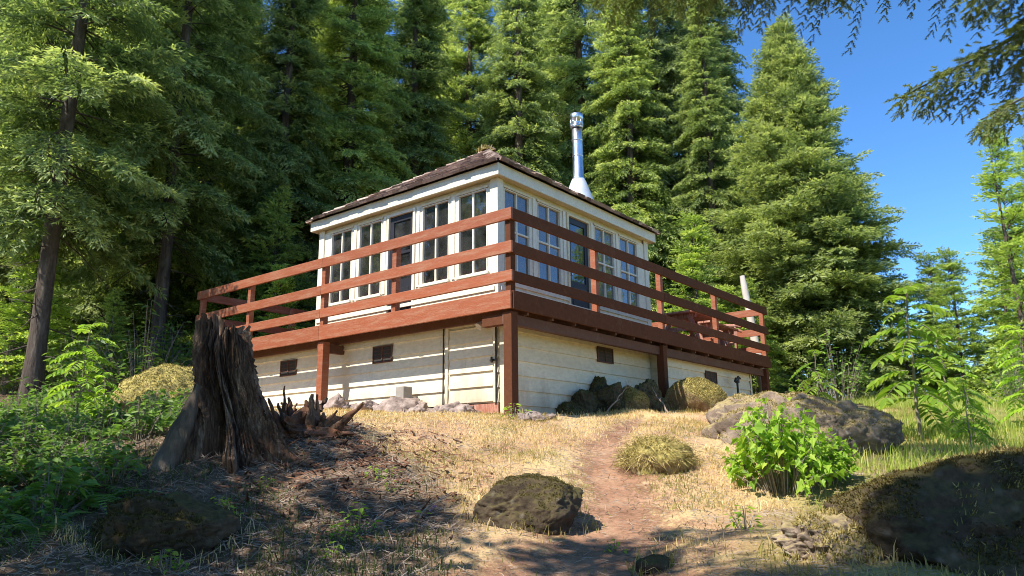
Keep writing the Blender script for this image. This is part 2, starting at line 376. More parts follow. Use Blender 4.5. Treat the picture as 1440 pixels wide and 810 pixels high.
def m_path():
    m, nt, out = newmat('trodden_dirt'); co = objco(nt)
    n1 = noise(nt, co, 2.2, 6, .65); n2 = noise(nt, co, 22, 6, .75); n3 = noise(nt, co, 90, 3, .7)
    c = ramp(nt, n1, [(.3,(.23,.12,.072)),(.52,(.35,.195,.12)),(.72,(.47,.31,.19))])
    c = mix(nt, 1.0, c, ramp(nt, n2, [(.25,(.6,.6,.6)),(.75,(1.3,1.3,1.3))]), 'MULTIPLY')
    c = mix(nt, ramp(nt, n3, [(.62,(0,0,0)),(.72,(1,1,1))]), c, (.46,.36,.22))
    p = principled(nt, out, c, .95, math_(nt, 'ADD', n2, math_(nt, 'MULTIPLY', n3, .4)), .6, .02, .1)
    f = math_(nt, 'ADD', attr(nt, 'fade'), math_(nt, 'MULTIPLY', math_(nt, 'SUBTRACT', math_(nt, 'ADD', math_(nt, 'MULTIPLY', n2, .5), math_(nt, 'MULTIPLY', noise(nt, co, 5, 5, .7), .5)), .5), 3.0))
    tr = nt.nodes.new('ShaderNodeBsdfTransparent'); mx = nt.nodes.new('ShaderNodeMixShader')
    nt.links.new(ramp(nt, f, [(.32,(0,0,0)),(.78,(1,1,1))]), mx.inputs[0]); nt.links.new(tr.outputs[0], mx.inputs[1]); nt.links.new(p.outputs[0], mx.inputs[2])
    nt.links.new(mx.outputs[0], out.inputs[0]); return m
M['path'] = m_path()
M['twig'] = m_paint('dead_twigs', (.26,.19,.14), (.45,.38,.31), 4, (1,1,1), (.45,.7), .9, .3, 20)
M['petal'] = m_paint('violet_petals', (.22,.10,.55), (.30,.15,.6), 8, (1,1,1), (.5,.8), .6, .05, 30)

# ------------------------------------------------------------------ ground sheet and path
def grid_mesh(xs, ys, zf):
    X, Y = np.meshgrid(xs, ys); x = X.ravel(); y = Y.ravel()
    z = np.concatenate([zf(x[i:i+20000], y[i:i+20000]) for i in range(0, len(x), 20000)])
    nx = len(xs); i = np.arange(len(ys)-1)[:,None]*nx + np.arange(nx-1)[None,:]
    i = i.ravel(); F = np.c_[i, i+1, i+nx+1, i+nx]
    return np.c_[x, y, z], F
def vattr(me, name, val):
    a = me.attributes.new(name, 'FLOAT', 'POINT'); a.data.foreach_set('value', np.asarray(val, np.float32))
far = np.array([.3,.8,1.6,3,5,8,12,18,27,40,60,90,140,220,340,500])
xs = np.r_[-10-far[::-1], np.arange(-10, 10.01, .08), 10+far]
ys = np.r_[-.5-far[::-1], np.arange(-.5, 19.01, .08), 19+far]
V, F = grid_mesh(xs, ys, H)
mb = MB(); mb.add(V, F); g = mb.build('ground', M['ground'], None, True); tag(g, kind='structure', label='dry grassy hillside with shaded forest litter', cat='ground')
lit = np.concatenate([littermask(V[i:i+20000,0], V[i:i+20000,1]) for i in range(0, len(V), 20000)])
grn = np.concatenate([rightgreen(V[i:i+20000,0], V[i:i+20000,1]) for i in range(0, len(V), 20000)])
vattr(g.data, 'litter', lit); vattr(g.data, 'green', grn)
pxs = np.arange(-.9, 3.0, .05); pys = np.arange(1.2, 11.2, .05)
V, F = grid_mesh(pxs, pys, H); pd = pathdist(V[:,0], V[:,1]); fade = np.clip(1.0 - pd*.48, 0, 1)*np.interp(V[:,1], [7.0,10.6], [1,.55])
keep = (fade[F] > .02).all(1); V[:,2] += .005
mb = MB(); mb.add(V, F[keep]); pth = mb.build('dirt_path', M['path'], None, True); tag(pth, kind='structure', label='trodden red brown dirt path', cat='path')
vattr(pth.data, 'fade', fade)

# ------------------------------------------------------------------ the cabin
cab = empty('lookout_cabin', (CORNER.x, CORNER.y, EYE + BASE), TH, label='cream one-room lookout cabin with hip roof on a wide red railed deck', cat='cabin')
ZB = BASE
class CB(MB):
    """box collector in the cabin's frame; heights are given relative to the eye"""
    def build(self, name, mats, parent=None, smooth=False, bevel=.004):
        p = parent if parent is not None else cab
        for v in self.v: v[:,2] -= ZB
        return MB.build(self, name, mats, p, smooth, bevel)
X0, X1, Y0, Y1 = 1.05, 5.75, 1.10, 5.47          # cab walls
DX, DY, DZ = 9.08, 7.85, 2.125                   # deck
def P(side, s0, s1, n0, n1):
    if side == 'L': return (X0-n1, X0-n0, s0, s1)
    if side == 'R': return (s0, s1, Y0-n1, Y0-n0)
    if side == 'BL': return (X1+n0, X1+n1, s0, s1)
    return (s0, s1, Y1+n0, Y1+n1)
def sbox(b, side, s0, s1, n0, n1, z0, z1, mat=0, tint=.5):
    x0, x1, y0, y1 = P(side, s0, s1, n0, n1); return b.box(x0, x1, y0, y1, z0, z1, mat, tint)
LW = [(1.30,1.91,0),(2.12,2.73,0),(2.92,3.57,1),(3.74,4.35,0),(4.55,5.15,0)]
RW = [(1.21,1.86,0),(2.08,2.73,0),(2.94,3.62,1),(3.81,4.48,0),(4.69,5.37,0)]
SIDES = {'L': (Y0, Y1, LW), 'R': (X0, X1, RW), 'BL': (Y0, Y1, [(a,b,0) for a,b,c in LW]), 'BR': (X0, X1, [(a,b,0) for a,b,c in RW])}
SILL, HEAD, TOP = 2.79, 4.14, 4.26
def lap(b, side_fn, s0, s1, z0, z1, step=.2, face=0.0):
    """lapped boards: side_fn(s, n, z) -> xyz"""
    z = z0
    while z < z1 - .01:
        zt = min(z + step, z1); t = random.uniform(.35, .65)
        prof = [(face-.02, z), (face+.030, z), (face+.004, zt), (face-.02, zt)]
        V = [side_fn(s, n, zz) for s in (s0, s1) for n, zz in prof]
        b.add(V, [(0,1,5,4),(1,2,6,5),(2,3,7,6),(3,0,4,7)], 0, t); b.add(V, [(3,2,1,0),(4,5,6,7)], 0, t)
        z = zt
wall = CB(); pil = CB(); inner = CB()
for sd, (s0, s1, ws) in SIDES.items():
    e = .002 if sd in ('L','BL') else 0
    fn = {'L': lambda s,n,z: (X0-n, s, z), 'R': lambda s,n,z: (s, Y0-n, z), 'BL': lambda s,n,z: (X1+n, s, z), 'BR': lambda s,n,z: (s, Y1+n, z)}[sd]
    cuts = [s0] + [v for w in ws for v in ((w[0], w[1]) if w[2] else ())] + [s1]
    for k in range(0, len(cuts), 2): lap(wall, fn, cuts[k], cuts[k+1], DZ-.02, SILL-.05, .16)
    sbox(wall, sd, s0+.09, s1-.09, -.09, -.02, HEAD+.05+e, TOP-e)                 # frieze
    edges = [s0] + [v for w in ws for v in w[:2]] + [s1]
    for k in range(0, len(edges), 2):
        a, c = edges[k], edges[k+1]
        end = k == 0 or k == len(edges)-2
        sbox(pil, sd, a + (0 if not end else 0), c, -.09, .004, SILL-.05, HEAD+.05, 0, random.uniform(.4,.6))
        if not end:
            sbox(pil, sd, (a+c)/2-.035, (a+c)/2+.035, .006, .022, SILL-.02, HEAD+.02, 0, .6)
    for a, c, dr in ws:
        if not dr: sbox(inner, sd, a-.1, c+.1, -.12, -.095, DZ, SILL-.04)
    sbox(inner, sd, s0+.1, s1-.1, -.12, -.095, HEAD+.06, TOP-.06)
wall.build('wall', M['siding']); pil.build('wall_pilaster', M['trim'])
inner.box(X0+.1, X1-.1, Y0+.1, Y1-.1, DZ+.01, DZ+.03); inner.box(X0+.1, X1-.1, Y0+.1, Y1-.1, TOP-.05, TOP-.03)
inner.box(X0+2.6, X0+3.4, Y0+1.6, Y0+2.6, DZ+.03, DZ+.85); inner.build('interior_lining', M['interior'])
for k, (cx_, cy_) in enumerate(((X0,Y0),(X0,Y1),(X1,Y0),(X1,Y1))):              # corner boards
    b = CB(); sx = -1 if cx_ == X0 else 1; sy = -1 if cy_ == Y0 else 1
    b.box(cx_+sx*.028, cx_-sx*.12, cy_+sy*.005, cy_+sy*.03, DZ, TOP-.003); b.box(cx_+sx*.005, cx_+sx*.028, cy_+sy*.005, cy_-sy*.12, DZ, TOP-.003)
    b.build('corner_board', M['trim'])
for sd, (s0, s1, ws) in SIDES.items():
    for i, (a, c, dr) in enumerate(ws):
        if dr:
            b = CB(); sbox(b, sd, a-.03, a+.025, -.08, .03, DZ, HEAD+.03); sbox(b, sd, c-.025, c+.03, -.08, .03, DZ, HEAD+.03); sbox(b, sd, a+.025, c-.025, -.08, .03, HEAD-.02, HEAD+.03)
            b.build('door_frame', M['trim'] if sd == 'L' else M['cream'])
            b = CB(); sbox(b, sd, a+.028, c-.028, -.05, -.012, DZ+.02, DZ+.85); sbox(b, sd, a+.028, a+.12, -.05, -.012, DZ+.85, HEAD-.023); sbox(b, sd, c-.12, c-.028, -.05, -.012, DZ+.85, HEAD-.023)
            sbox(b, sd, a+.12, c-.12, -.05, -.012, HEAD-.13, HEAD-.023); sbox(b, sd, a+.14, c-.14, -.012, -.004, DZ+.12, DZ+.7)
            if sd == 'L': sbox(b, sd, a+.12, c-.12, -.05, -.012, 3.42, 3.47)
            d = b.build('door', M['doordark'])
            b = CB(); sbox(b, sd, a+.12, c-.12, -.036, -.030, DZ+.85, HEAD-.13); b.build('pane', M['glass'], d, bevel=0)
            b = CB(); q = P(sd, a+.07, a+.09, .0, .04); b.box(q[0], q[1], q[2], q[3], 3.05, 3.12); b.build('handle', M['steel'], d)
            b = CB(); sbox(b, sd, a+.03, c-.03, -.085, -.055, DZ+.02, HEAD-.02); b.build('screen', M['doordark'], d)
            continue
        b = CB(); mcol = M['trim']
        fw = .018
        sbox(b, sd, a, a+fw, -.07, .012, SILL, HEAD); sbox(b, sd, c-fw, c, -.07, .012, SILL, HEAD)
        sbox(b, sd, a+fw, c-fw, -.07, .012, HEAD-fw, HEAD); sbox(b, sd, a+fw, c-fw, -.07, .012, SILL, SILL+fw)
        mid = (a+c)/2; sbox(b, sd, mid-.016, mid+.016, -.055, .0, SILL+fw, HEAD-fw)
        for (p, q) in () if sd == 'L' else ((a+fw, mid-.016), (mid+.016, c-fw)):
            sbox(b, sd, p, q, -.055, -.002, 3.455, 3.485)
        w = b.build('window', mcol)
        b = CB(); sbox(b, sd, a-.04, c+.04, .0125, .05, SILL-.045, SILL-.003); b.build('sill', M['cream'] if sd == 'R' else M['trim'], w)
        b = CB(); sbox(b, sd, a-.03, c+.03, .0125, .026, HEAD+.003, HEAD+.045, 0, .5); b.build('head_trim', M['cream'], w)
        b = CB(); sbox(b, sd, a+.02, c-.02, -.036, -.032, SILL+.02, HEAD-.02); b.build('pane', M['glass_sky_sheen'] if sd == 'R' else M['glass'], w, bevel=0)
        cur = {('L',0): (a, a+.30, SILL, HEAD), ('L',4): (a, c, SILL, 3.45), ('L',2): (a, c, SILL, HEAD), ('R',0): (a, a+.3, SILL, HEAD), ('R',1): (a+.3, c, SILL, HEAD), ('R',3): (a, a+.2, SILL, HEAD), ('R',4): (c-.25, c, SILL, 3.5)}.get((sd, i))
        if cur:
            b = CB(); p0, p1 = cur[0]+.03, cur[1]-.03; n = 24; V = []
            fn = (lambda s,nn,z: (X0-nn, s, z)) if sd == 'L' else (lambda s,nn,z: (s, Y0-nn, z))
            for k in range(n+1):
                s = p0+(p1-p0)*k/n; nn = -.15 + .018*math.sin(k*1.7) + .01*math.sin(k*.6)
                V += [fn(s, nn, cur[2]-.03), fn(s, nn, cur[3]-.02)]
            b.add(V, [(2*k, 2*k+2, 2*k+3, 2*k+1) for k in range(n)]); b.build('curtain', M['curtain'], w, True, bevel=0)
# belt board under the windows and base strip
b = CB()
for sd, (s0, s1, ws) in SIDES.items():
    sbox(b, sd, s0+.03 if sd in 'LR' else s0, s1-.01, .026, .05, 2.47, 2.53)
b.build('belt_board', M['trim'])

# roof ------------------------------------------------------------------
EX0, EX1, EY0, EY1, EZ = .90, 5.90, .95, 5.62, 4.47
AP = Vector(((EX0+EX1)/2, (EY0+EY1)/2, 6.08))
roof = CB()
cs = [Vector((EX0,EY0,EZ-.02)), Vector((EX1,EY0,EZ-.02)), Vector((EX1,EY1,EZ-.02)), Vector((EX0,EY1,EZ-.02))]
apx = AP - Vector((0,0,.03))
roof.add([tuple(c) for c in cs]+[tuple(apx)], [(0,1,4),(1,2,4),(2,3,4),(3,0,4)], 0, .1)
rnd = random.Random(5)
for k in range(4):
    A, Bc = cs[k], cs[(k+1) % 4]; e = (Bc-A); L = e.length; ed = e.normalized()
    m0 = (A+Bc)/2; up = (apx-m0); slope = up.length; ud = up.normalized(); nn = ed.cross(ud).normalized()
    if nn.z < 0: nn = -nn
    rows = 19
    for r in range(rows):
        t = (-.085 if r == 0 else -.06) + r*(slope-.02)/rows; frac = max(0, t)/slope
        half = L/2*(1-frac) + (.05 if r < 2 else .02)
        s = -half
        while s < half-.02:
            wd = min(rnd.uniform(.09,.26), half-s)
            th = rnd.uniform(.025,.06); ln = .30; jit = rnd.uniform(-.03,.025)*(.4 if r == 0 else 1); lift = rnd.uniform(0,.012) + (.02 if r == 0 else 0)
            gp_ = 0 if r == 0 else .004; c0 = m0 + ed*(s+gp_) + ud*(t+jit); c1 = m0 + ed*(s+wd-gp_) + ud*(t+jit)
            hh = L/2*(1-min(1, (t+ln)/slope))+.02
            def cl(v): return max(-hh, min(hh, v))
            d0 = m0 + ed*cl(s+.004) + ud*(t+ln); d1 = m0 + ed*cl(s+wd-.004) + ud*(t+ln)
            V = [c0+nn*(.004+lift), c1+nn*(.004+lift), d1-nn*.004, d0-nn*.004, c0+nn*(th+lift+.004), c1+nn*(th+lift+.006), d1+nn*.012, d0+nn*.012]
            roof.add([tuple(v) for v in V], BOXF, 0, min(1, max(0, rnd.gauss(.48,.24))))
            s += wd
for c in cs:                                                             # hip caps
    d = (apx-c); n = 16
    for i in range(n):
        p = c + d*(i/n) + Vector((0,0,.05+rnd.uniform(0,.015))); q = c + d*((i+1.5)/n) + Vector((0,0,.035))
        sv = d.cross(Vector((0,0,1))).normalized()
        for sg in (-1, 1):
            w = sv*sg*rnd.uniform(.10,.15) - Vector((0,0,.075))
            roof.add([tuple(p), tuple(p+w), tuple(q+w), tuple(q), tuple(p+Vector((0,0,.028))), tuple(p+w+Vector((0,0,.028))), tuple(q+w+Vector((0,0,.02))), tuple(q+Vector((0,0,.02)))], BOXF, 0, rnd.uniform(.4,1))
ro = roof.build('roof', M['shakes'], bevel=0)
for nm, bx in (('L',(EX0,EX0+.03,EY0,EY1)),('R',(EX0+.03,EX1-.03,EY0,EY0+.03)),('BL',(EX1-.03,EX1,EY0,EY1)),('BR',(EX0+.03,EX1-.03,EY1-.03,EY1))):
    b = CB(); b.box(*bx, 4.245, EZ-.035); b.build('fascia', M['trim'], ro)
b = CB(); b.box(EX0+.03, EX1-.03, EY0+.03, EY1-.03, 4.262, 4.285); b.build('soffit', M['cream'], ro)
mm = MB()                                                                # moss tuft on the ridge
for k in range(260):
    a = rnd.uniform(0, 2*PI); r = abs(rnd.gauss(0,.09)); p = Vector((AP.x-.12+r*math.cos(a), AP.y-.02+r*math.sin(a), AP.z-.02-ZB - r*.25)); h = rnd.uniform(.05,.12)
    q = p + Vector((rnd.gauss(0,.04), rnd.gauss(0,.04), h)); w = Vector((rnd.gauss(0,1), rnd.gauss(0,1), 0)).normalized()*.012
    mm.add([tuple(p-w), tuple(p+w), tuple(q)], [(0,1,2)], 0, rnd.random())
mm.build('ridge_moss', M['drymoss'], ro)
# stovepipe
SX, SY = 4.2, 1.66
b = CB(); b.lathe(SX, SY, [(.0,6.40),(.10,6.40),(.105,6.0),(.105,5.33),(.125,5.31),(.125,5.27),(.105,5.26)], 28)
ch = b.build('stovepipe', M['steel'], ro, True, bevel=0)
b = CB(); b.lathe(SX, SY, [(.112,5.30),(.14,5.26),(.20,5.10),(.30,4.82),(.33,4.55)], 28); b.build('flashing_cone', M['flash'], ch, True, bevel=0)
b = CB(); b.lathe(SX, SY, [(.106,6.36),(.122,6.36),(.126,6.40),(.112,6.41),(.112,6.52),(.13,6.525),(.135,6.60),(.128,6.655),(.0,6.67)], 28)
for k in range(10):
    a = 2*PI*k/10; c, s = math.cos(a), math.sin(a); b.beam((SX+c*.126, SY+s*.126, 6.39), (SX+c*.126, SY+s*.126, 6.54), .02, .012, (c,s,0))
b.build('chimney_cap', M['steel'], ch, True, bevel=0)
b = CB()
for z in (5.75, 6.08): b.lathe(SX, SY, [(.104,z),(.112,z+.008),(.112,z+.03),(.104,z+.04)], 28)
b.build('pipe_band', M['steel'], ch, True, bevel=0)

# deck ------------------------------------------------------------------
b = CB(); x = .045
while x < DX-.05:
    w = min(.138, DX-.04-x); b.box(x, x+w, .045, DY-.045, DZ-.038, DZ+random.uniform(-.002,.002), 0, random.random()); x += .144
b.build('deck_floor', M['deckwood'], bevel=0)
for ya, yb in ((-.02,3.96),(3.964,DY)):
    b = CB(); b.box(-.04, 0, ya, yb, 1.883, DZ-.004, 0, .5+.0*ya + (.15 if ya < 0 else -.05)); b.build('rim_board', M['rail'])
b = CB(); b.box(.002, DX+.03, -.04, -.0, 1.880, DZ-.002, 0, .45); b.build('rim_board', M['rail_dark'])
b = CB(); b.box(DX, DX+.04, .002, DY, 1.883, DZ-.004, 0, .5); b.build('rim_board', M['rail'])
b = CB(); b.box(0, DX, DY+.002, DY+.04, 1.883, DZ-.004, 0, .5); b.build('rim_board', M['rail'])
x = .36
while x < DX:
    b = CB(); b.box(x-.02, x+.02, .003, DY-.003, 1.845, DZ-.042, 0, random.random()); b.build('joist', M['darkwood']); x += .56
for yb in (.12, 4.0, 7.7):
    b = CB(); b.box(.01, DX-.02, yb-.045, yb+.045, 1.70, 1.843); b.build('beam', M['darkwood'])
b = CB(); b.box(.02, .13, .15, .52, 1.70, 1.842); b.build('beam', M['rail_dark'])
posts = [(.075,.075,1),(.075,3.955,1),(.075,7.78,1),(4.21,.075,1),(9.0,.075,1),(9.0,7.78,1),(9.0,3.955,1),(4.21,7.78,1)]
def wpos(x, y): 
    v = Matrix.Rotation(TH, 3, 'Z') @ Vector((x, y, 0)); return v.x + CORNER.x, v.y + CORNER.y
def gz(x, y): return ground(*wpos(x, y)) - EYE
for x, y, gnd in posts:
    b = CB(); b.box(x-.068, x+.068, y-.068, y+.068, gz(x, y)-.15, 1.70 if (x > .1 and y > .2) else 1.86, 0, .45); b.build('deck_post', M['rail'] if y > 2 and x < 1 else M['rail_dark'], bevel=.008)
for x, y in [(.05,.05),(.05,2.251),(.05,3.955),(.05,6.117),(.05,7.79),(2.117,.05),(4.209,.05),(6.487,.05),(9.02,.05),(9.02,2.6),(9.02,5.2),(9.02,7.79),(2.1,7.8),(4.2,7.8),(6.4,7.8)]:
    b = CB(); cn = (x < .1 and y < .1)
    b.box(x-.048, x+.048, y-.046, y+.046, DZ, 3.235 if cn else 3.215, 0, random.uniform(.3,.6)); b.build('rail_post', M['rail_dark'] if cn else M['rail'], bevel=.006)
for z0, z1 in ((3.085,3.247),(2.628,2.786),(2.243,2.391)):
    for ya, yb in ((-.044,3.953),(3.957,DY+.03)):
        j = random.uniform(-.004,.004); b = CB(); b.box(-.04, 0, ya, yb, z0+j, z1+j, 0, random.uniform(.35,.8)); b.build('rail', M['rail'], bevel=.006)
    for xa, xb in ((.003,4.207),(4.211,DX+.06)):
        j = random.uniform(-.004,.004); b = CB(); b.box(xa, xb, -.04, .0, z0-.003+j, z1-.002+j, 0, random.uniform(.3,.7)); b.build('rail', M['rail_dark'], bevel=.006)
    b = CB(); b.box(DX+.02, DX+.06, .003, DY, z0, z1-.004, 0, .5); b.build('rail', M['rail'], bevel=.006)
    b = CB(); b.box(.003, DX, DY-.005, DY+.03, z0, z1-.004, 0, .5); b.build('rail', M['rail'], bevel=.006)
# foundation ------------------------------------------------------------
b = CB(); FX, FY, FY2, FXS = .50, .50, .28, 4.55
lap(b, lambda s,n,z: (FX-n, s, z), FY, 7.3, .74, 1.99, .205)
lap(b, lambda s,n,z: (s, FY-n, z), FX, FXS, .50, 1.99, .205)
lap(b, lambda s,n,z: (FXS-n, s, z), FY2, FY, .50, 1.99, .205)
lap(b, lambda s,n,z: (s, FY2-n, z), FXS-.02, 8.6, .55, 1.99, .205)
lap(b, lambda s,n,z: (8.6+n, s, z), FY2, 7.3, .7, 1.99, .205)
lap(b, lambda s,n,z: (s, 7.3+n, z), FX, 8.6, .7, 1.99, .205)
fo = b.build('foundation_wall', M['siding'], bevel=0)
for q in ((8.56,8.632,FY2-.040,FY2-.031,.6,1.98),(8.632,8.640,FY2-.031,FY2+.06,.6,1.98),(FX-.040,FX-.031,FY,FY+.085,.5,1.98),(FX-.031,FX+.06,FY-.040,FY-.032,.5,1.98)):
    b = CB(); b.box(*q); b.build('corner_trim', M['siding'], fo)
b = CB(); b.box(FX+.10, FX+.16, FY+.1, 7.2, .2, .9); b.box(FX+.1, 8.5, FY+.1, FY+.16, .2, .9); b.build('foundation_sill', M['darkwood'], fo)
def vent(side, s0, s1, z0, z1, face):
    def bx(b, a, c, n0, n1, p, q, t=.5):
        if side == 'L': b.box(face-n1, face-n0, a, c, p, q, 0, t)
        else: b.box(a, c, face-n1, face-n0, p, q, 0, t)
    b = CB(); bx(b, s0, s1, .026, .032, z0, z1); v = b.build('vent', M['ventmesh'], fo, bevel=0)
    b = CB(); m = (s0+s1)/2
    for a, c in ((s0-.02,s0),(s1,s1+.02),(m-.012,m+.012)): bx(b, a, c, .026, .044, z0, z1)
    bx(b, s0-.02, s1+.02, .026, .044, z0-.02, z0-.001); bx(b, s0-.02, s1+.02, .026, .044, z1+.001, z1+.02)
    for k in range(1,4): bx(b, s0+.001, s1-.001, .033, .036, z0+(z1-z0)*k/4-.004, z0+(z1-z0)*k/4+.004)
    b.build('vent_frame', M['darkwood'], fo)
vent('L', 2.78, 3.19, 1.50, 1.73, FX); vent('L', 5.25, 5.68, 1.48, 1.72, FX)
vent('R', 2.79, 3.23, 1.51, 1.72, FY); vent('R', 6.32, 6.80, 1.41, 1.60, FY2)
b = CB(); lap(b, lambda s,n,z: (FX-n, s, z), .70, 1.53, .76, 1.83, .21, .024); hd = b.build('crawlspace_hatch', M['siding'], bevel=0)
b = CB()
for a, c in ((1.545,1.60),(.64,.688)): b.box(FX-.058, FX-.026, a, c, .74, 1.90)
b.box(FX-.058, FX-.026, .69, 1.543, 1.845, 1.90); b.build('hatch_casing', M['siding'], hd)
b = CB(); b.box(FX-.07, FX-.05, .655, .74, 1.30, 1.33); b.box(FX-.10, FX-.07, .68, .70, 1.28, 1.36); b.build('latch', M['iron'], hd)
b = CB(); b.box(FX-.03, FX+.02, .62, 1.58, .60, .735); b.build('hatch_sill', M['tablewood'], hd)
b = CB(); b.tube([(FX-.05,1.64,.62),(FX-.05,1.64,1.97)], .011, 8); b.tube([(FX-.075,.62,.72),(FX-.075,.62,1.83)], .012, 8); b.build('conduit', M['iron'], fo, True, bevel=0)
b = CB(); b.box(FX-.10, FX-.03, .66, .76, 1.80, 1.90); lamp = b.build('flood_lamp', M['plasticgrey'], fo)
for yy in (.62, .80):
    b = CB(); d = Vector((-.6, (yy-.71)*2, -.5)).normalized(); p = Vector((FX-.10, yy, 1.86))
    b.tube([p, p+d*.05, p+d*.12, p+d*.135], [.022,.045,.06,.058], 14); b.build('lamp_head', M['plasticgrey'], lamp, True, bevel=0)

# things on the deck ------------------------------------------------------
def cabthing(name, x, y, zrel, rz, **k):
    wx, wy = wpos(x, y); return empty(name, (wx, wy, EYE+zrel), TH+rz, **k)
t = cabthing('picnic_table', 7.15, .85, DZ+.002, 0, label='red brown picnic table with benches at the open end of the deck', cat='table')
b = MB()
for k in range(5): b.box(-.72, .72, -.36+k*.147, -.36+k*.147+.137, .715, .755, 0, random.random())
b.build('table_top', M['tablewood'], t, bevel=.004)
for sx in (-.55, .55):
    b = MB()
    b.beam((sx,-.18,.71),(sx,-.50,0),.09,.04,(1,0,0)); b.beam((sx,.18,.71),(sx,.50,0),.09,.04,(1,0,0)); b.box(sx-.061, sx-.021, -.68, .68, .36, .45); b.box(sx+.021, sx+.06, -.33, .33, .63, .712)
    b.build('leg_frame', M['tablewood'], t, bevel=.004)
for sy in (-.58, .58):
    b = MB(); b.box(-.72, .72, sy-.13, sy-.005, .452, .49, 0, .7); b.box(-.72, .72, sy+.005, sy+.13, .452, .49, 0, .5); b.build('bench', M['tablewood'], t, bevel=.004)
t = cabthing('deck_chair', 8.45, .72, DZ+.002, .35, label='pale worn wooden armchair beside the picnic table', cat='chair')
b = MB()
for k in range(5): b.box(-.25+k*.1, -.25+k*.1+.09, -.25, .28, .38, .40, 0, random.random())
b.build('seat', M['tablewood'], t, bevel=.004)
b = MB()
for k in range(5): b.beam((-.2+k*.1, .26, .40), (-.2+k*.1+(k-2)*.012, .50, 1.02+.05*(2-abs(k-2))), .085, .02, (0,1,0), 0, random.random())
b.build('backrest', M['tablewood'], t, bevel=.004)
for sx in (-.32, .32):
    b = MB(); b.tube([(sx,-.38,.60),(sx,-.30,.635),(sx,0,.64),(sx,.40,.62)], [.03,.04,.045,.04], 8); b.build('armrest', M['tablewood'], t, True)
    b = MB(); b.beam((sx,-.24,0),(sx,-.26,.61),.07,.04); b.build('leg', M['tablewood'], t)
    b = MB(); b.beam((sx*.9,-.2,.37),(sx*.9,.55,.0),.09,.03,(1,0,0)); b.build('leg', M['tablewood'], t)
# leaning pole beyond the deck
p0 = wpos(9.42, .22); p1 = wpos(9.42, .57)
pz = ground(*p0)
t = MB(); n = 12
pts = [Vector((p0[0]+(p1[0]-p0[0])*i/n, p0[1]+(p1[1]-p0[1])*i/n, pz-.1+(EYE+4.13-pz+.1)*i/n)) for i in range(n+1)]
t.tube([p - pts[0] for p in pts], [.13-.065*i/n + random.uniform(-.006,.006) for i in range(n+1)], 10)
o = t.build('leaning_pole', M['bleached'], None, True); o.location = pts[0]; tag(o, 'sun-bleached bare pole leaning beyond the far end of the deck', 'pole')
# standpipe by the right-hand wall
wx, wy = wpos(7.43, .08); s = empty('standpipe', (wx, wy, ground(wx, wy)), TH, label='black iron standpipe with a spout by the far foundation wall', cat='standpipe')
b = MB(); b.tube([(0,0,-.05),(0,0,.58)], .022, 10); b.build('pipe', M['iron'], s, True)
b = MB(); b.tube([(0,0,.56),(0,0,.66)], [.045,.05], 12); b.tube([(0,0,.62),(-.10,-.02,.64),(-.15,-.02,.58)], [.026,.026,.03], 10); b.build('spout', M['iron'], s, True)
b = MB(); b.tube([(0,0,.64),(.06,0,.70),(.16,0,.66)], [.016,.014,.02], 8); b.build('handle', M['iron'], s, True)

# ------------------------------------------------------------------ rocks
def ico(sub):
    bm_ = __import__('bmesh').new(); __import__('bmesh').ops.create_icosphere(bm_, subdivisions=sub, radius=1)
    V = np.array([v.co[:] for v in bm_.verts]); F = np.array([[v.index for v in f.verts] for f in bm_.faces]); bm_.free(); return V, F
ICO5 = ico(6); ICO3 = ico(4)
def rock_mesh(name, size, seed, mat, amp=.22, freq=1.3, flat=.0, cuts=6, fine=.045, hi=True, sharp=.6):
    V, F = ICO5 if hi else ICO3
    V = V.copy(); r = random.Random(seed)
    V += V*(fbm(V*freq+seed*3.1, 2, seed)*amp*.7)[:,None]
    for k in range(cuts+4):                                  # broken planar faces
        d = np.array([r.gauss(0,1), r.gauss(0,1), r.gauss(0,.8)]); d /= np.linalg.norm(d); h = r.uniform(.58,.92)
        q = V @ d; over = q > h; V[over] -= np.outer((q[over]-h)*min(.95, sharp+.3), d)
    n = V/np.linalg.norm(V, axis=1)[:,None]
    w = V + fbm(V*2.0+seed, 2, seed+2)[:,None]*.25
    rid = 1-np.abs(fbm(w*1.9+seed, 4, seed+5)); V += n*((rid-.75)*amp*.55)[:,None]
    crack = np.exp(-(fbm(w*2.7+seed*2, 3, seed+8)/.05)**2); V -= n*(crack*amp*.18)[:,None]
    V += n*(fbm(V*7+seed, 4, seed+9)*fine)[:,None]
    pit = fbm(V*22+seed, 2, seed+12); V += n*(pit*fine*.28)[:,None]
    V[:,2] = np.where(V[:,2] < -.4, -.4-(V[:,2]+.4)*-.3, V[:,2])
    V *= np.array(size); mb = MB(); mb.add(V, F, 0, .5); return mb.mesh(name, mat, True)
RINGS = []; RL = []
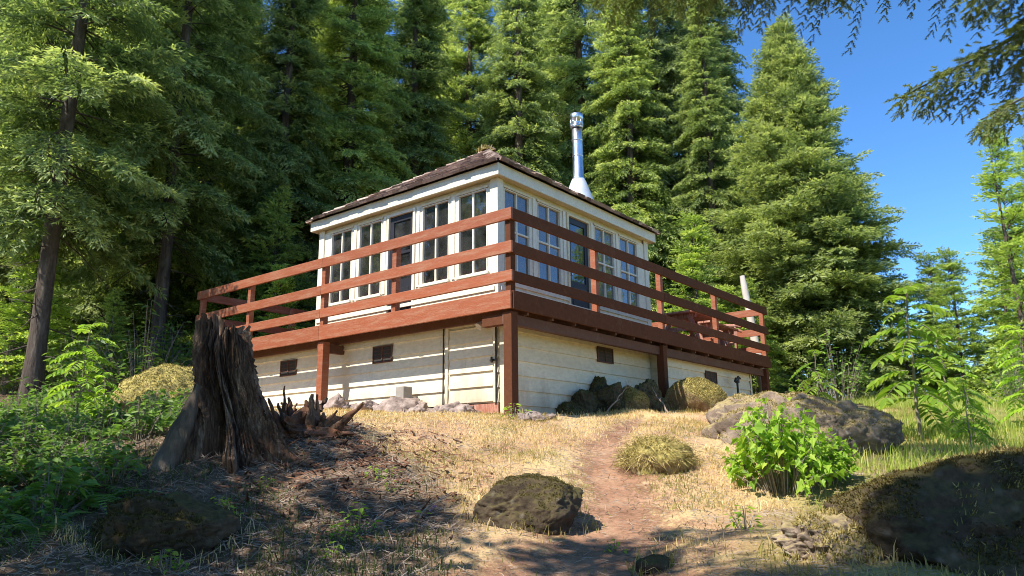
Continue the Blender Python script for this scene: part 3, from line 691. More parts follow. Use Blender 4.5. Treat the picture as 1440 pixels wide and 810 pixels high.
def moss_on(o, mat, n, h, seed, lo=.15, wd=.004, thr=-.1, part='moss'):
    me = o.data; nv = len(me.vertices); co = np.zeros(nv*3, np.float32); me.vertices.foreach_get('co', co); co = co.reshape(-1,3)
    npol = len(me.polygons); tri = np.zeros(npol*3, np.int32); me.polygons.foreach_get('vertices', tri); tri = tri.reshape(-1,3); no = np.zeros(npol*3, np.float32); me.polygons.foreach_get('normal', no); no = no.reshape(-1,3); ar = np.zeros(npol, np.float32); me.polygons.foreach_get('area', ar); ce = co[tri].mean(1)
    rs = np.random.RandomState(seed); p = np.clip(no[:,2]-lo, 0, 1)*ar*(fbm(ce*3.5+seed, 3, seed) > thr); p = p/p.sum(); i = rs.choice(npol, n, p=p); w3 = rs.dirichlet((1,1,1), n); P_ = (co[tri[i]]*w3[:,:,None]).sum(1); d = no[i]*.7 + rs.normal(0,.55,(n,3)) + np.array([0,0,.25]); d /= np.linalg.norm(d, axis=1)[:,None]
    sd_ = np.cross(d, rs.normal(0,1,(n,3))); sd_ /= np.linalg.norm(sd_, axis=1)[:,None]; L = rs.uniform(h[0], h[1], n)[:,None]; P_ = P_ + rs.normal(0,.003,(n,3))
    V = np.stack([P_-sd_*wd, P_+sd_*wd, P_+d*L], 1).reshape(-1,3); m = MB(); m.add(V, np.arange(n*3).reshape(-1,3), 0, np.clip(rs.normal(.45,.25,n), 0, 1)); return m.build(part, mat, o)
def rock(x, y, size, seed, mat, label, rz=0, sink=.3, name='boulder', group=None, dz=0, cat='boulder', tilt=(0,0), **k):
    o = bpy.data.objects.new(name, rock_mesh(name, size, seed, mat, **k)); COL.objects.link(o)
    o.location = (x, y, ground(x, y) + size[2]*(1-sink) - size[2]*.45 + dz); o.rotation_euler = (tilt[0], tilt[1], rz)
    RL.append(o); RINGS.append((x, y, size[0], size[1], rz))
    return tag(o, label, cat, group)
M['darkmoss'] = m_leaf('dark_moss', (.040,.034,.013), (.10,.08,.028), (.22,.17,.06), .15, .8, .1, .1)
o = rock(.10, 5.62, (.48,.38,.29), 11, M['rock_dark'], 'dark rounded boulder in the middle beside the dirt path', .2, .25, freq=1.0, amp=.2, dz=-.035); moss_on(o, M['darkmoss'], 7000, (.004,.014), 1, .3, .003, .05)
o = rock(2.92, 4.3, (1.16,.74,.50), 26, M['rock_dark'], 'huge dark mossy boulder in the shaded bottom right corner', -.10, .2, freq=.9, amp=.16, dz=-.17, cuts=-2); moss_on(o, M['darkmoss'], 34000, (.007,.024), 2, -.2, .004, -.12); moss_on(o, M['drymoss'], 2500, (.015,.05), 3, .1, .004, .25, 'dead_grass')
o = rock(1.72, 4.3, (.36,.32,.17), 24, M['rock_grey'], 'low grey brown rock at the foot of the huge dark boulder', .5, .4, freq=1.3); moss_on(o, M['drymoss'], 2500, (.012,.04), 4, .2, .004, .05)
o = rock(3.2, 8.75, (1.0,.75,.60), 31, M['rock_grey'], 'broad grey brown boulder with dry moss behind the bright green shrub', -.25, .3, freq=1.1, amp=.24, dz=-.09); moss_on(o, M['drymoss'], 18000, (.008,.028), 5, .30, .004, -.1)
o = rock(-2.28, 5.0, (.54,.36,.29), 41, M['rock_dark'], 'weathered low rock in the litter at bottom left', .1, .3, freq=1.4, amp=.26, dz=-.04); moss_on(o, M['darkmoss'], 4000, (.008,.03), 6, .1, .004, .0)
o = rock(-4.25, 9.6, (.78,.55,.62), 53, M['rock_moss'], 'yellow mossy boulder sunlit behind the stump', .2, .3, freq=1.0, amp=.2); moss_on(o, M['drymoss'], 12000, (.008,.028), 7, -.3, .005, -.2)
rock(-4.9, 9.0, (.35,.3,.2), 54, M['rock_grey'], 'small pale stone at the left foot of the yellow mossy boulder', .8, .3, freq=1.2, hi=False)
rock(.78, 4.5, (.13,.11,.08), 61, M['rock_dark'], 'small dark stone lying on the path at the bottom', .4, .4, freq=1.3, hi=False)
o = rock(1.85, 11.85, (.26,.26,.27), 71, M['rock_moss'], 'round yellow mossy boulder against the dark rock heap', 0, .12, freq=.9, amp=.14, hi=False, cuts=0); moss_on(o, M['drymoss'], 9000, (.008,.022), 8, -.6, .005, -.7)
o = rock(3.02, 12.55, (.52,.42,.43), 72, M['rock_moss'], 'wide domed mound of dry moss by the middle deck post', .2, .2, freq=.8, amp=.12, cuts=0, hi=False); moss_on(o, M['drymoss'], 18000, (.008,.026), 9, -.5, .005, -.9)
for i, (x, y, s, lab) in enumerate([(.78,11.15,(.24,.2,.16),'low dark rock at the left end of the heap by the wall'),(1.05,11.4,(.30,.24,.28),'tall dark rock in the heap by the wall'),(1.45,11.6,(.34,.26,.33),'largest dark rock in the heap left of the round mossy one'),(2.2,12.15,(.36,.24,.36),'dark rock between the round mossy one and the wide dome'),(1.28,11.85,(.22,.2,.46),'dark upright rock at the back of the heap')]):
    rock(x, y, s, 80+i, M['rock_heap'], lab, i*1.3, .2, freq=1.2, amp=.34, cuts=6, sharp=.65); moss_on(RL[-1], M['darkmoss'], 1300, (.008,.03), 60+i, -.3, .004, -.2)
for i, (x, y, s) in enumerate([(-.62,10.35,.10),(.12,9.25,.10),(.25,9.3,.12),(.45,9.35,.08)]):
    rock(x, y, (s*1.5,s,s*.7), 90+i, M['rock_pale'], ['small grey stone below the hatch','flat stone at the foot of the corner post','flat brown stone right of the corner post','smallest flat stone right of the corner post'][i], i*1.1, .4, freq=1.5, hi=False, name='stone', cat='stone')
rr = random.Random(12)
for i in range(22):
    u = i/21.0; x = -.75 - 2.3*u + rr.uniform(-.1,.1); y = 10.62 + 1.65*u - rr.uniform(.0,.4); s = rr.uniform(.13,.27)*(1+.35*math.exp(-((u-.42)/.15)**2))
    rock(x, y, (s*1.4, s*1.0, s*rr.uniform(.6,.95)), 110+i, M['rock_pale'], 'pale jagged rock in the rubble along the left foundation wall', rr.uniform(0,6), .35, name='rubble_rock', group='rubble rocks along the left foundation wall', cat='rock', freq=1.6, amp=.4, hi=False, cuts=9, sharp=.7, tilt=(rr.uniform(-.3,.3), rr.uniform(-.3,.3)))
# concrete pier among the rubble
px_, py_ = -1.62, 11.18; pz = ground(px_, py_)
b = MB(); b.box(-.09,.09,-.09,.09,0,.42); o = b.build('pier_block', M['concrete'], None, bevel=.015); o.location = (px_, py_, pz-.02); o.rotation_euler = (0,0,TH); tag(o, 'short square grey pier standing in the pale rubble', 'pier')

# dry moss / grass tufts hugging the domed mounds
def tuft_cover(cx, cy, size, n, seed, zc, h=(.04,.09)):
    r = random.Random(seed); mb = MB()
    for k in range(n):
        a = r.uniform(0, 2*PI); e = math.asin(r.uniform(.0, 1)); d = Vector((math.cos(a)*math.cos(e), math.sin(a)*math.cos(e), math.sin(e)))
        p = Vector((d.x*size[0], d.y*size[1], d.z*size[2])); L = r.uniform(*h)
        q = p + d*L*.35 + Vector((r.gauss(0,.035), r.gauss(0,.035), -.03 + r.gauss(0,.025)))
        w = d.cross(Vector((r.gauss(0,1), r.gauss(0,1), r.gauss(0,1)))).normalized()*.004
        k2 = .80 + .3*r.random(); o2 = Vector((r.gauss(0,.03), r.gauss(0,.03), 0)); mb.add([tuple(p*k2+o2-w), tuple(p*k2+o2+w), tuple(q*k2+o2)], [(0,1,2)], 0, min(1, max(0, r.gauss(.5,.3))))
    return mb
def hummock(x, y, size, seed, label, n=1800, mat='drymoss', h=(.05,.12), name='grass_hummock'):
    g = empty(name, (x, y, ground(x, y)), 0, label=label, cat='hummock')
    V, F = ICO3; V = V.copy(); n_ = V.copy(); V += n_*(fbm(V*2.2+seed, 3, seed)*.22)[:,None]; V *= np.array(size)*.93
    b = MB(); b.add(V, F, 0, .3); b.build('mound', M['rock_moss'], g, True)
    tuft_cover(0, 0, size, n, seed, 0, h).build('tufts', M[mat], g)
    return g
hummock(1.33, 7.2, (.34,.28,.27), 5, 'dry grassy hump right of the path in front of the lawn', 6000, h=(.03,.085))

# ------------------------------------------------------------------ conifers
def elem(mb_lists, p, d, nrm, L, w, t):
    s = d.cross(nrm)
    if s.length < 1e-4: s = d.cross(Vector((1,0,0)))
    s = s.normalized()*w
    mb_lists[0].append((p, p + d*(L*.45) + s, p + d*L, p + d*(L*.45) - s)); mb_lists[1].append(t)
def bough(rng, L, droop=.35, up=.12, step=.10, el=.15, ew=.020, hang=.3, fan=.42, vol=True):
    """one conifer limb along +X: side twigs in a flat fan, each set with sprays of needles"""
    E = ([], []); stem = []
    ns = max(4, int(L/step)); wob = rng.uniform(-.12,.12)
    def axis(s): return Vector((L*s, L*wob*math.sin(s*2.5), L*(up*s - droop*s*s)))
    for i in range(5): stem.append(axis(i/4))
    for i in range(1, ns+1):
        s = i/ns
        if s < (.20 if L > 1 else .12): continue
        p = axis(s); d0 = (axis(min(1, s+.02)) - axis(s-.02)).normalized()
        for side in (-1, 1):
            l = (fan*L*(1-s)**.75*(.35+.65*min(1, s/.35)) + .11)*rng.uniform(.65,1.15)
            ang = side*math.radians(rng.uniform(42,66)); c, sn = math.cos(ang), math.sin(ang)
            d = Vector((d0.x*c - d0.y*sn, d0.x*sn + d0.y*c, d0.z + rng.uniform(-hang, .22))).normalized()
            nt = max(1, int(l/(el*.62)))
            for j in range(nt):
                t = (j+.5)/nt; q = p + d*(l*t) + Vector((0,0,-hang*.45*(l*t)**2/ max(.3,l)))
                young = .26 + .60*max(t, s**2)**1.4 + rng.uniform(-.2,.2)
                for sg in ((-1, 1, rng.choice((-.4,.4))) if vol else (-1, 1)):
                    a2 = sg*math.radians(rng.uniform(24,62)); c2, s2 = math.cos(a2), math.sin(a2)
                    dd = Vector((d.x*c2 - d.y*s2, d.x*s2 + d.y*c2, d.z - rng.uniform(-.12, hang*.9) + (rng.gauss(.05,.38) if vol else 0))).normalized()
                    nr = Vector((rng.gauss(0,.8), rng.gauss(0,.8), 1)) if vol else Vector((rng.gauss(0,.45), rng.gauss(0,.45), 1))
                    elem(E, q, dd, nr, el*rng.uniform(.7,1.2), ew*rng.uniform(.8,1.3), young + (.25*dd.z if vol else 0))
            elem(E, p + d*l*.86, d, Vector((rng.gauss(0,.4), rng.gauss(0,.4), 1)), el*1.1, ew, .75+rng.uniform(-.2,.25))
    elem(E, axis(.97), (axis(1)-axis(.95)).normalized(), Vector((0,0,1)), el*1.2, ew, .9)
    A = np.array([[tuple(v) for v in q] for q in E[0]]); return A, np.array(E[1]), np.array([tuple(v) for v in stem])
def rotm(az, el):
    ca, sa, ce, se = math.cos(az), math.sin(az), math.cos(el), math.sin(el)
    return np.array([[ca*ce, -sa, -ca*se],[sa*ce, ca, -sa*se],[se, 0, ce]])
def trunk_tube(mb, h, r0, rng, seg=22, n=12, lean=.0, top=.012):
    pts = []; rad = []
    px, py = rng.uniform(0,6), rng.uniform(0,6)
    for i in range(seg+1):
        s = i/seg; z = h*s
        pts.append((math.sin(z*.35+px)*.03*s*3 - math.sin(px)*.0, math.sin(z*.3+py)*.03*s*3, z - (.25 if i == 0 else 0)))
        rad.append(max(top, r0*(1-s)**.85*(1 + .45*math.exp(-z/.35)))*(1+rng.uniform(-.04,.04)))
    mb.tube(pts, rad, n)
def conifer(name, seed, h, r, base, r0, mats, dens=1.0, droop=.35, hang=.3, whorl=.42, elev=(-.35,.5), shape=.8, el=.15, ew=.02, lower=.7, dead=True, up=.1, nper=(5,8), step=.1, evar=.2):
    rng = random.Random(seed)
    tl = [.35,.7,1.1,1.6,2.2,3.0]; temps = []
    for L in tl:
        temps.append([bough(rng, L, droop*rng.uniform(.7,1.2), up, step, el, ew, hang) for _ in range(2)])
    QV = []; QT = []; tr = MB(); trunk_tube(tr, h, r0, rng)
    z = base
    while z < h-.12:
        s = (z-base)/(h-base)
        Rz = r*((1-s)**shape)*min(1, lower + (1-lower)*s/.22) + .12
        for k in range(int(rng.uniform(*nper)*dens*.85)):
            L = Rz*rng.uniform(.62,1.12); ti = min(range(len(tl)), key=lambda i: abs(math.log(tl[i]/L)))
            A, T, st = rng.choice(temps[ti]); sc = L/tl[ti]
            Mx = rotm(rng.uniform(0, 2*PI), elev[0]*(1-s) + elev[1]*s + rng.gauss(0,evar))
            off = np.array([0, 0, z+rng.uniform(-.2,.2)])
            QV.append((A*np.array([sc, sc*rng.uniform(.8,1.1), sc])) @ Mx.T + off); QT.append(np.clip(T*rng.uniform(.7,1.25) + rng.uniform(-.12,.12), 0, 1))
            sp = (st[:4]*sc) @ Mx.T + off
            tr.tube([tuple(v) for v in sp], [r0*.12*(L/r)+.008, r0*.09*(L/r)+.006, .006, .004], 3, cap=False)
        z += whorl*rng.uniform(.7,1.3)*(.55+.45*(1-s))
    if dead:
        zz = .6
        while zz < base+2.0:
            az = rng.uniform(0, 2*PI); L = rng.uniform(.4,1.7); e = rng.uniform(-.5,.15); p = Vector((0,0,zz)); d = Vector((math.cos(az)*math.cos(e), math.sin(az)*math.cos(e), math.sin(e)))
            tr.tube([p, p+d*L*.5, p+d*L+Vector((0,0,-.12*L))], [.018,.012,.004], 4, cap=False)
            for q in range(3):
                pp = p+d*L*rng.uniform(.3,.9); dd = (d+Vector((rng.gauss(0,.5), rng.gauss(0,.5), rng.gauss(0,.4)))).normalized(); tr.tube([pp, pp+dd*rng.uniform(.15,.5)], [.007,.003], 3, cap=False)
            zz += rng.uniform(.12,.4)
    # leader
    V = np.concatenate(QV); T = np.concatenate(QT); n = len(V)
    root = empty(name, (0,0,0)); root['category'] = 'tree'
    tr.build('trunk', M['bark'], root, True)
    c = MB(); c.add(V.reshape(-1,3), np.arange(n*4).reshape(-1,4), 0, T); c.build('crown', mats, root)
    return root
TREES = {}
TREES['tall'] = conifer('fir_tree', 1, 22, 3.2, 2.6, .25, M['needles'], 1.5, el=.14, ew=.0165, step=.085)
TREES['tall2'] = conifer('fir_tree', 2, 21, 2.9, 1.2, .26, M['needles'], 1.55, .45, .45, .40, el=.14, ew=.0165, step=.085)
TREES['bare'] = conifer('fir_tree', 3, 21, 3.0, 3.6, .17, M['needles'], 1.25, .35, .35, .46, elev=(-.25,.5), el=.14, ew=.0165, step=.085)
TREES['spruce'] = conifer('spruce_tree', 4, 11.2, 3.3, .9, .21, M['needles_spruce'], 2.5, .22, .28, .25, elev=(-.12,.8), shape=.80, up=.22, evar=.33, el=.125, ew=.0165, step=.08, lower=.8)
TREES['young'] = conifer('young_fir', 5, 5.2, 1.5, .25, .07, M['needles_light'], 1.1, .25, .22, .26, elev=(-.1,.7), el=.11, ew=.017, lower=.9, dead=False)
TREES['pale'] = conifer('hemlock_tree', 6, 20, 3.0, 1.8, .22, M['needles_grey'], 1.55, .5, .55, .38, el=.14, ew=.0165, step=.085)
TREES['shade'] = conifer('young_fir', 15, 5.2, 1.5, .6, .07, M['needles_light'], .62, .25, .22, .34, elev=(-.1,.7), el=.14, ew=.02, lower=.9, dead=False)
TREES['slim'] = conifer('slim_conifer', 8, 6.6, 1.15, .3, .07, M['needles_light'], 1.0, .25, .2, .26, elev=(0,.8), el=.11, ew=.015, lower=.9, dead=False)
used = set(); trnd = random.Random(3)
def plant(kind, x, y, s=1.0, label=None, group=None, rz=None, name=None, cat='tree', sz=None):
    z = ground(x, y) - .03; rz = trnd.uniform(0, 6.28) if rz is None else rz; sc = (s, s, s if sz is None else sz)
    if kind not in used:
        used.add(kind); o = TREES[kind]; o.location = (x, y, z); o.rotation_euler = (0,0,rz); o.scale = sc
        o['label'] = label
        if group: o['group'] = group
    else:
        o = dup(TREES[kind], (x, y, z), rz, sc, label, group)
        if not group and 'group' in o: del o['group']
    o['category'] = cat
    return o
plant('bare', -8.95, 14.0, .98, 'thick trunked fir with bare dead lower limbs at the far left edge')
plant('bare', -7.75, 16.2, .95, 'fir with a dark bare trunk just left of the stump')
plant('bare', -12.0, 17.8, .9, 'slender dark trunked fir behind the left edge trunk')
plant('spruce', 8.05, 20, 1.0, 'full pointed spruce standing against blue sky right of the deck')
plant('young', 4.75, 19.0, 1.0, 'light green young fir behind the right end of the cabin')
plant('young', 5.9, 18.3, .62, 'smaller light green fir just behind the deck railing')
plant('slim', 11.25, 16.3, 1.0, 'slim pale conifer at the right edge against the sky')
plant('slim', 12.9, 17.6, 1.0, 'slim conifer just behind the right edge one')
plant('young', 12.1, 16.0, .85, 'small pale green fir at the right edge of the clearing', sz=.6)
for k, (x, y, s) in enumerate([(-9.9,15.2,.75),(-7.3,18.6,.9),(-5.2,16.4,.6),(-12.4,15.0,.9),(-11.0,20,1.1),(-6.2,21.0,1.0),(-8.0,14.8,.45)]): plant('young', x, y, s, 'light green young fir among the trunks left of the cabin', 'young firs among the trunks left of the cabin')
for k, (x, y, s) in enumerate([(10.9,18.2,.75),(13.6,19.5,1.0),(9.9,18.8,.6),(12.4,18.6,.85),(11.7,20.5,.8),(10.4,21.5,.7)]): plant('young', x, y, s, 'light green young fir at the right edge of the clearing', 'young firs at the right edge of the clearing')
plant('pale', 5.2, 24.5, 1.05, 'tall grey green hemlock behind the right end of the roof')
plant('tall2', 7.6, 26.5, 1.0, 'tall dark fir behind the pointed spruce')
plant('pale', 2.6, 25.5, 1.1, 'tall hemlock behind the stovepipe')
G1 = 'tall firs of the dense stand behind the cabin'; L1 = 'tall dark green fir in the dense stand behind the cabin'
for k, (x, y, kd, s) in enumerate([(3.9,23.0,'tall2',.95),(.3,22.5,'tall2',.98),(-1.5,25.5,'tall',1.08),(-3.0,22.0,'tall2',1.0),(-4.7,20.3,'tall',1.0),(-6.4,22.8,'pale',1.05),(-6.0,18.6,'tall2',.86),(-8.6,20.5,'tall2',1.0),(-10.2,23.5,'tall',1.1),(-10.2,18.2,'tall',.95),(-12.8,21.5,'tall2',1.0),(-15.5,22.2,'tall2',1.0),(-15.2,19.5,'tall',1.0),(-12.0,25.0,'tall2',1.1),(-5.6,17.2,'young',1.0),(6.3,22.3,'tall2',.8),(1.6,29,'tall',1.15),(-3.4,28.5,'pale',1.2),(-8.0,27.5,'tall',1.15)]):
    s = s*(.84 if y < 28 else .9) if kd != 'young' else s
    plant(kd, x, y, s, L1 if kd != 'young' else 'small light fir under the tall firs left of the cabin', G1 if kd != 'young' else None)
G2 = 'far conifers of the forest background'; L2 = 'far conifer filling the forest background'
for k in range(29):
    if k < 22: y = trnd.uniform(30, 44); x = -y*.80 + (k+.5)/22*y*1.16 + trnd.uniform(-1,1); s = trnd.uniform(.85,1.05)
    else: y = trnd.uniform(34, 52); x = y*(.40 + (k-22)*.055); s = trnd.uniform(.20,.30)
    plant(['tall','tall2','pale','tall'][k % 4], x, y, s, L2, G2)
for k in range(16):
    y = trnd.uniform(46, 60); x = -y*.80 + (k+.5)/16*y*1.1
    plant(['tall2','pale'][k % 2], x, y, trnd.uniform(1.0,1.2), L2, G2)
# trees just outside the picture on the left and behind the photographer (their shade falls on the foreground)
for k, (x, y, kd, s, sz) in enumerate([(-6.0,3.6,'shade',1.4,1.55),(-5.2,2.3,'shade',1.4,1.5),(-3.9,1.1,'shade',1.5,1.7),(-2.9,-.4,'bare',.85,.5),(-2.2,-2.4,'spruce',.85,.9),(-8.2,4.6,'shade',1.2,1.3),(-.2,-2.8,'tall2',.55,.55),(-7.2,5.6,'shade',1.0,1.25)]):
    plant(kd, x, y, s, sz=sz, label='young conifer shading the foreground from outside the picture', group='shade trees round the viewpoint')

for k, (x, y, kd, s) in enumerate([(-29,2,'tall',.9),(-30,5,'tall2',.9),(-29.5,8,'pale',.95),(-30,10.8,'tall2',.95),(-29,13.4,'tall',.95),(-31,16.5,'tall2',1.0),(-33,7,'tall',1.1),(-34,12,'tall',1.1)]):
    plant(kd, x, y, s, L1.replace('behind the cabin', 'off to the left of the cabin'), 'tall firs left of the clearing')
# big fir on the right whose boughs hang into the top of the picture
fg = random.Random(77)
def fine_bough(L, seed, droop=.22, hang=.55):
    A, T, st = bough(random.Random(seed), L, droop, .10, .055, .085, .016, hang, .36, False)
    # every spray becomes a twig with two rows of needles
    p = A[:,0]; q = A[:,2]; s = (A[:,1]-A[:,3]); s /= np.linalg.norm(s, axis=1)[:,None]+1e-9; d = q-p; ln = np.linalg.norm(d, axis=1)[:,None]; u = d/(ln+1e-9)
    V = []; TT = []; K = 11
    rs = np.random.RandomState(seed)
    for k in range(K):
        for sg in (-1, 1):
            b0 = p + d*((k+.3)/K); nl = .032*(1-.35*k/K)
            dr = u*.75 + s*sg*.66 + rs.normal(0,.22,u.shape); dr /= np.linalg.norm(dr, axis=1)[:,None]
            w = np.cross(dr, rs.normal(0,1,u.shape)); w /= np.linalg.norm(w, axis=1)[:,None]+1e-9; w *= .0036
            V.append(np.stack([b0-w, b0+w, b0+dr*nl], 1)); TT.append(T)
    V = np.concatenate(V); TT = np.concatenate(TT)
    tw = np.stack([p+s*.002, q, p-s*.002], 1)
    return V, TT, tw, st
root = empty('overhanging_fir', (6.3, 3.2, ground(6.3, 3.2)), 0, label='big fir whose drooping boughs hang into the top right of the view', cat='tree')
tr = MB(); trunk_tube(tr, 15, .30, fg); Rz0 = ground(6.3, 3.2)
cv = MB(); 
fine = [((2.66,4.6,2.42),5.0),((2.95,4.35,2.02),4.2),((3.3,4.2,2.5),4.4),((3.15,4.6,2.9),4.6),((2.4,5.2,3.42),5.2),((2.15,5.5,3.85),5.4),((1.35,6.0,4.12),5.8),((.75,6.2,4.22),6.0),((1.75,5.7,4.1),5.7),((1.0,6.4,4.5),6.2),((3.45,4.6,2.75),4.9)]
for i, (tip, zb) in enumerate(fine):
    tipv = np.array([tip[0]-6.3, tip[1]-3.2, tip[2]+EYE-Rz0]); bas = np.array([0, 0, tipv[2] + (zb-tip[2])*.45])
    d = tipv-bas; L = np.linalg.norm(d); droop = .20; up = .10
    V, T, tw, st = fine_bough(L, 100+i, droop, .5)
    az = math.atan2(d[1], d[0]); el_ = math.asin(d[2]/L) + math.atan(droop-up)
    Mx = rotm(az, el_)
    keep = st
    cv.add((V.reshape(-1,3) @ Mx.T)+bas, np.arange(len(V)*3).reshape(-1,3), 0, np.clip(T*.75, 0, 1))
    cv.add((tw.reshape(-1,3) @ Mx.T)+bas, np.arange(len(tw)*3).reshape(-1,3), 1, .3)
    sp = (st @ Mx.T)+bas; tr.tube([tuple(v) for v in sp], [.035,.026,.018,.010,.004], 6, cap=False)
zz = 4.2
while zz < 14.6:
    s = (zz-4)/11
    for k in range(6):
        L = 3.2*(1-s)**.8*fg.uniform(.6,1)+.2; az = fg.uniform(-2.2, 1.4) if zz < 8 else fg.uniform(0, 6.28); A, T, st = bough(fg, L, .3, .1, .14, .18, .024, .4)
        Mx = rotm(az, -.2+.5*s); off = np.array([0,0,zz]); cv.add((A.reshape(-1,3) @ Mx.T)+off, np.arange(len(A)*4).reshape(-1,4), 0, np.clip(T, 0, 1)); tr.tube([tuple(v) for v in (st[:4] @ Mx.T)+off], [.03,.02,.012,.006], 4, cap=False)
    zz += .5
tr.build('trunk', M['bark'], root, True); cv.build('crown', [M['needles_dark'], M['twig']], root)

# ------------------------------------------------------------------ stump and root
def stump():
    x0, y0 = -2.42, 6.62; root = empty('tree_stump', (x0, y0, ground(x0, y0)-.05), 0, label='tall rotten tree stump with a dark hollow at its foot', cat='stump')
    nt, nz = 420, 150; V = np.zeros((nz, nt, 3)); th = np.linspace(0, 2*PI, nt, endpoint=False)
    ct, st_ = np.cos(th), np.sin(th); rg = lambda p, o, sd: 1-np.abs(fbm(p, o, sd))*1.6
    top = 1.08 + .09*np.cos(th-2.7) - .10*np.exp(-(np.angle(np.exp(1j*(th-4.9)))/.25)**2) + rg(np.c_[ct*1.6, st_*1.6, 0*th], 3, 4)*.10 + rg(np.c_[ct*7, st_*7, 0*th], 3, 6)*.07 - .06*(fbm(np.c_[ct*12, st_*12, 0*th], 2, 61) > .35)
    for i in range(nz):
        s = i/(nz-1); z = -.22 + (top+.22)*s; zz = np.clip(z, 0, 2)
        flare = .180 + .11*(1-s) + .15*np.exp(-np.clip(z+.02, 0, 2)*4.2)*(1+.55*np.cos(th*5+.6) + .35*np.cos(th*3+2)) + .10*np.exp(-zz*2.6)*np.clip(np.cos(th-.1), 0, 1)
        tw = th + .35*zz + fbm(np.c_[ct*1.5, st_*1.5, z*1.2], 2, 41)*.12
        c2, s2 = np.cos(tw), np.sin(tw)
        ridg = (rg(np.c_[c2*3.2, s2*3.2, z*.35], 3, 14)-.5)*.075 + (rg(np.c_[c2*9, s2*9, z*.8], 3, 15)-.5)*.045 + fbm(np.c_[c2*26, s2*26, z*2.5], 3, 17)*.014 + fbm(np.c_[c2*5, s2*5, z*7], 3, 18)*.012
        r = flare + ridg
        a = np.angle(np.exp(1j*(th + PI/2 + .22))); hol = np.exp(-(a/.40)**4)*sstep(.72, .30, z + .12*np.sin(th*9))
        r = r*(1-.78*hol)
        gr = np.exp(-((a-.75)/.09)**2)*sstep(1.3,.5,z)*.06 + np.exp(-((a-.1)/.05)**2)*sstep(.3,.9,z)*.06; r = r - gr
        q3 = np.c_[c2*14, s2*14, z*1.6+0*th]; r = r + (np.abs(((fbm(q3, 2, 71)*2.2) % 1)-.5)-.25)*.045 - .02*(fbm(np.c_[c2*20, s2*20, z*.7+0*th], 2, 73) > .30) + (fbm(np.c_[c2*8, s2*8, z*9+0*th], 3, 77) > .45)*.012
        V[i] = np.c_[r*ct - .16*s + .02*np.sin(zz*6), r*st_, z]
    F = []
    idx = np.arange(nz*nt).reshape(nz, nt); a = idx[:-1].ravel(); b = np.roll(idx, -1, 1)[:-1].ravel(); c = np.roll(idx, -1, 1)[1:].ravel(); d = idx[1:].ravel()
    m = MB(); m.add(V.reshape(-1,3), np.c_[a,b,c,d])
    inn = V[-1].copy(); cen = inn.mean(0); rings = [V[-1]]
    for k, (f, dz) in enumerate([(.86,-.03),(.72,-.14),(.5,-.22),(.2,-.26),(.02,-.27)]):
        q = cen + (V[-1]-cen)*f; q[:,2] = V[-1][:,2]*f*.5 + cen[2]*(1-f*.5) + dz + fbm(np.c_[q[:,0]*12, q[:,1]*12, 0*th], 2, 33)*.04; rings.append(q)
    RV = np.concatenate(rings); ii = np.arange(len(rings)*nt).reshape(-1, nt)
    m.add(RV, np.c_[ii[:-1].ravel(), np.roll(ii,-1,1)[:-1].ravel(), np.roll(ii,-1,1)[1:].ravel(), ii[1:].ravel()])
    m.build('stump_body', M['stumpwood'], root, False)
    def slab(name, p, q, w, t, seed, mat):
        n = 40; k = 12; p = Vector(p); q = Vector(q); d = q-p; sd = Vector((-.35,-1,0)).cross(d).normalized(); nn = sd.cross(d).normalized(); VV = []
        for i in range(n):
            s = i/(n-1)
            for j in range(k):
                a_ = 2*PI*j/k; ww = w*(1-.8*s**1.8)*(1+.2*math.sin(s*9+seed)); c_ = p + d*s + sd*math.cos(a_)*ww + nn*math.sin(a_)*t
                VV.append(tuple(c_))
        VV = np.array(VV); VV += fbm(VV*np.array([9,9,2.0])+seed, 3, seed)[:,None]*np.array([.03,.03,.0])
        ii = np.arange(n*k).reshape(n, k); mm_ = MB(); mm_.add(VV, np.c_[ii[:-1].ravel(), np.roll(ii,-1,1)[:-1].ravel(), np.roll(ii,-1,1)[1:].ravel(), ii[1:].ravel()]); mm_.add(VV[-k:], [tuple(range(k))])
        mm_.build(name, mat, root, True)
    slab('root_buttress', (-.47,-.28,-.15), (-.27,-.17,.60), .125, .06, 3, M['stumpgrey'])
stump()
def rootwad():
    x0, y0 = -1.92, 7.15; root = empty('broken_root', (x0, y0, ground(x0, y0)-.03), 0, label='broken rotten root bristling with splinters right of the tall stump', cat='root')
    r = random.Random(9); V, F = ICO3; V = V.copy(); V += V*(fbm(V*3, 4, 8)*.5 + fbm(V*9, 3, 18)*.15)[:,None] ; V *= np.array([.30,.22,.17])
    m = MB(); m.add(V, F); m.build('root_base', M['rotwood'], root, False)
    for k in range(34):
        a = r.uniform(0, 2*PI); p = Vector((r.uniform(-.28,.26), r.uniform(-.18,.16), .03)); e = r.uniform(.6,1.5); L = r.uniform(.14,.42)
        d = Vector((math.cos(a)*math.cos(e), math.sin(a)*math.cos(e)*.7, math.sin(e)))
        n = 8; pts = [p + d*L*i/n + Vector((r.gauss(0,.005), r.gauss(0,.005), 0)) for i in range(n+1)]; w = r.uniform(.022,.065)
        m = MB(); m.tube(pts, [w*(1-.8*(i/n)**1.3)*r.uniform(.7,1.25)+.003 for i in range(n+1)], 7); m.build('splinter', M['rotwood'] if k % 3 else M['stumpwood'], root, True)
rootwad()

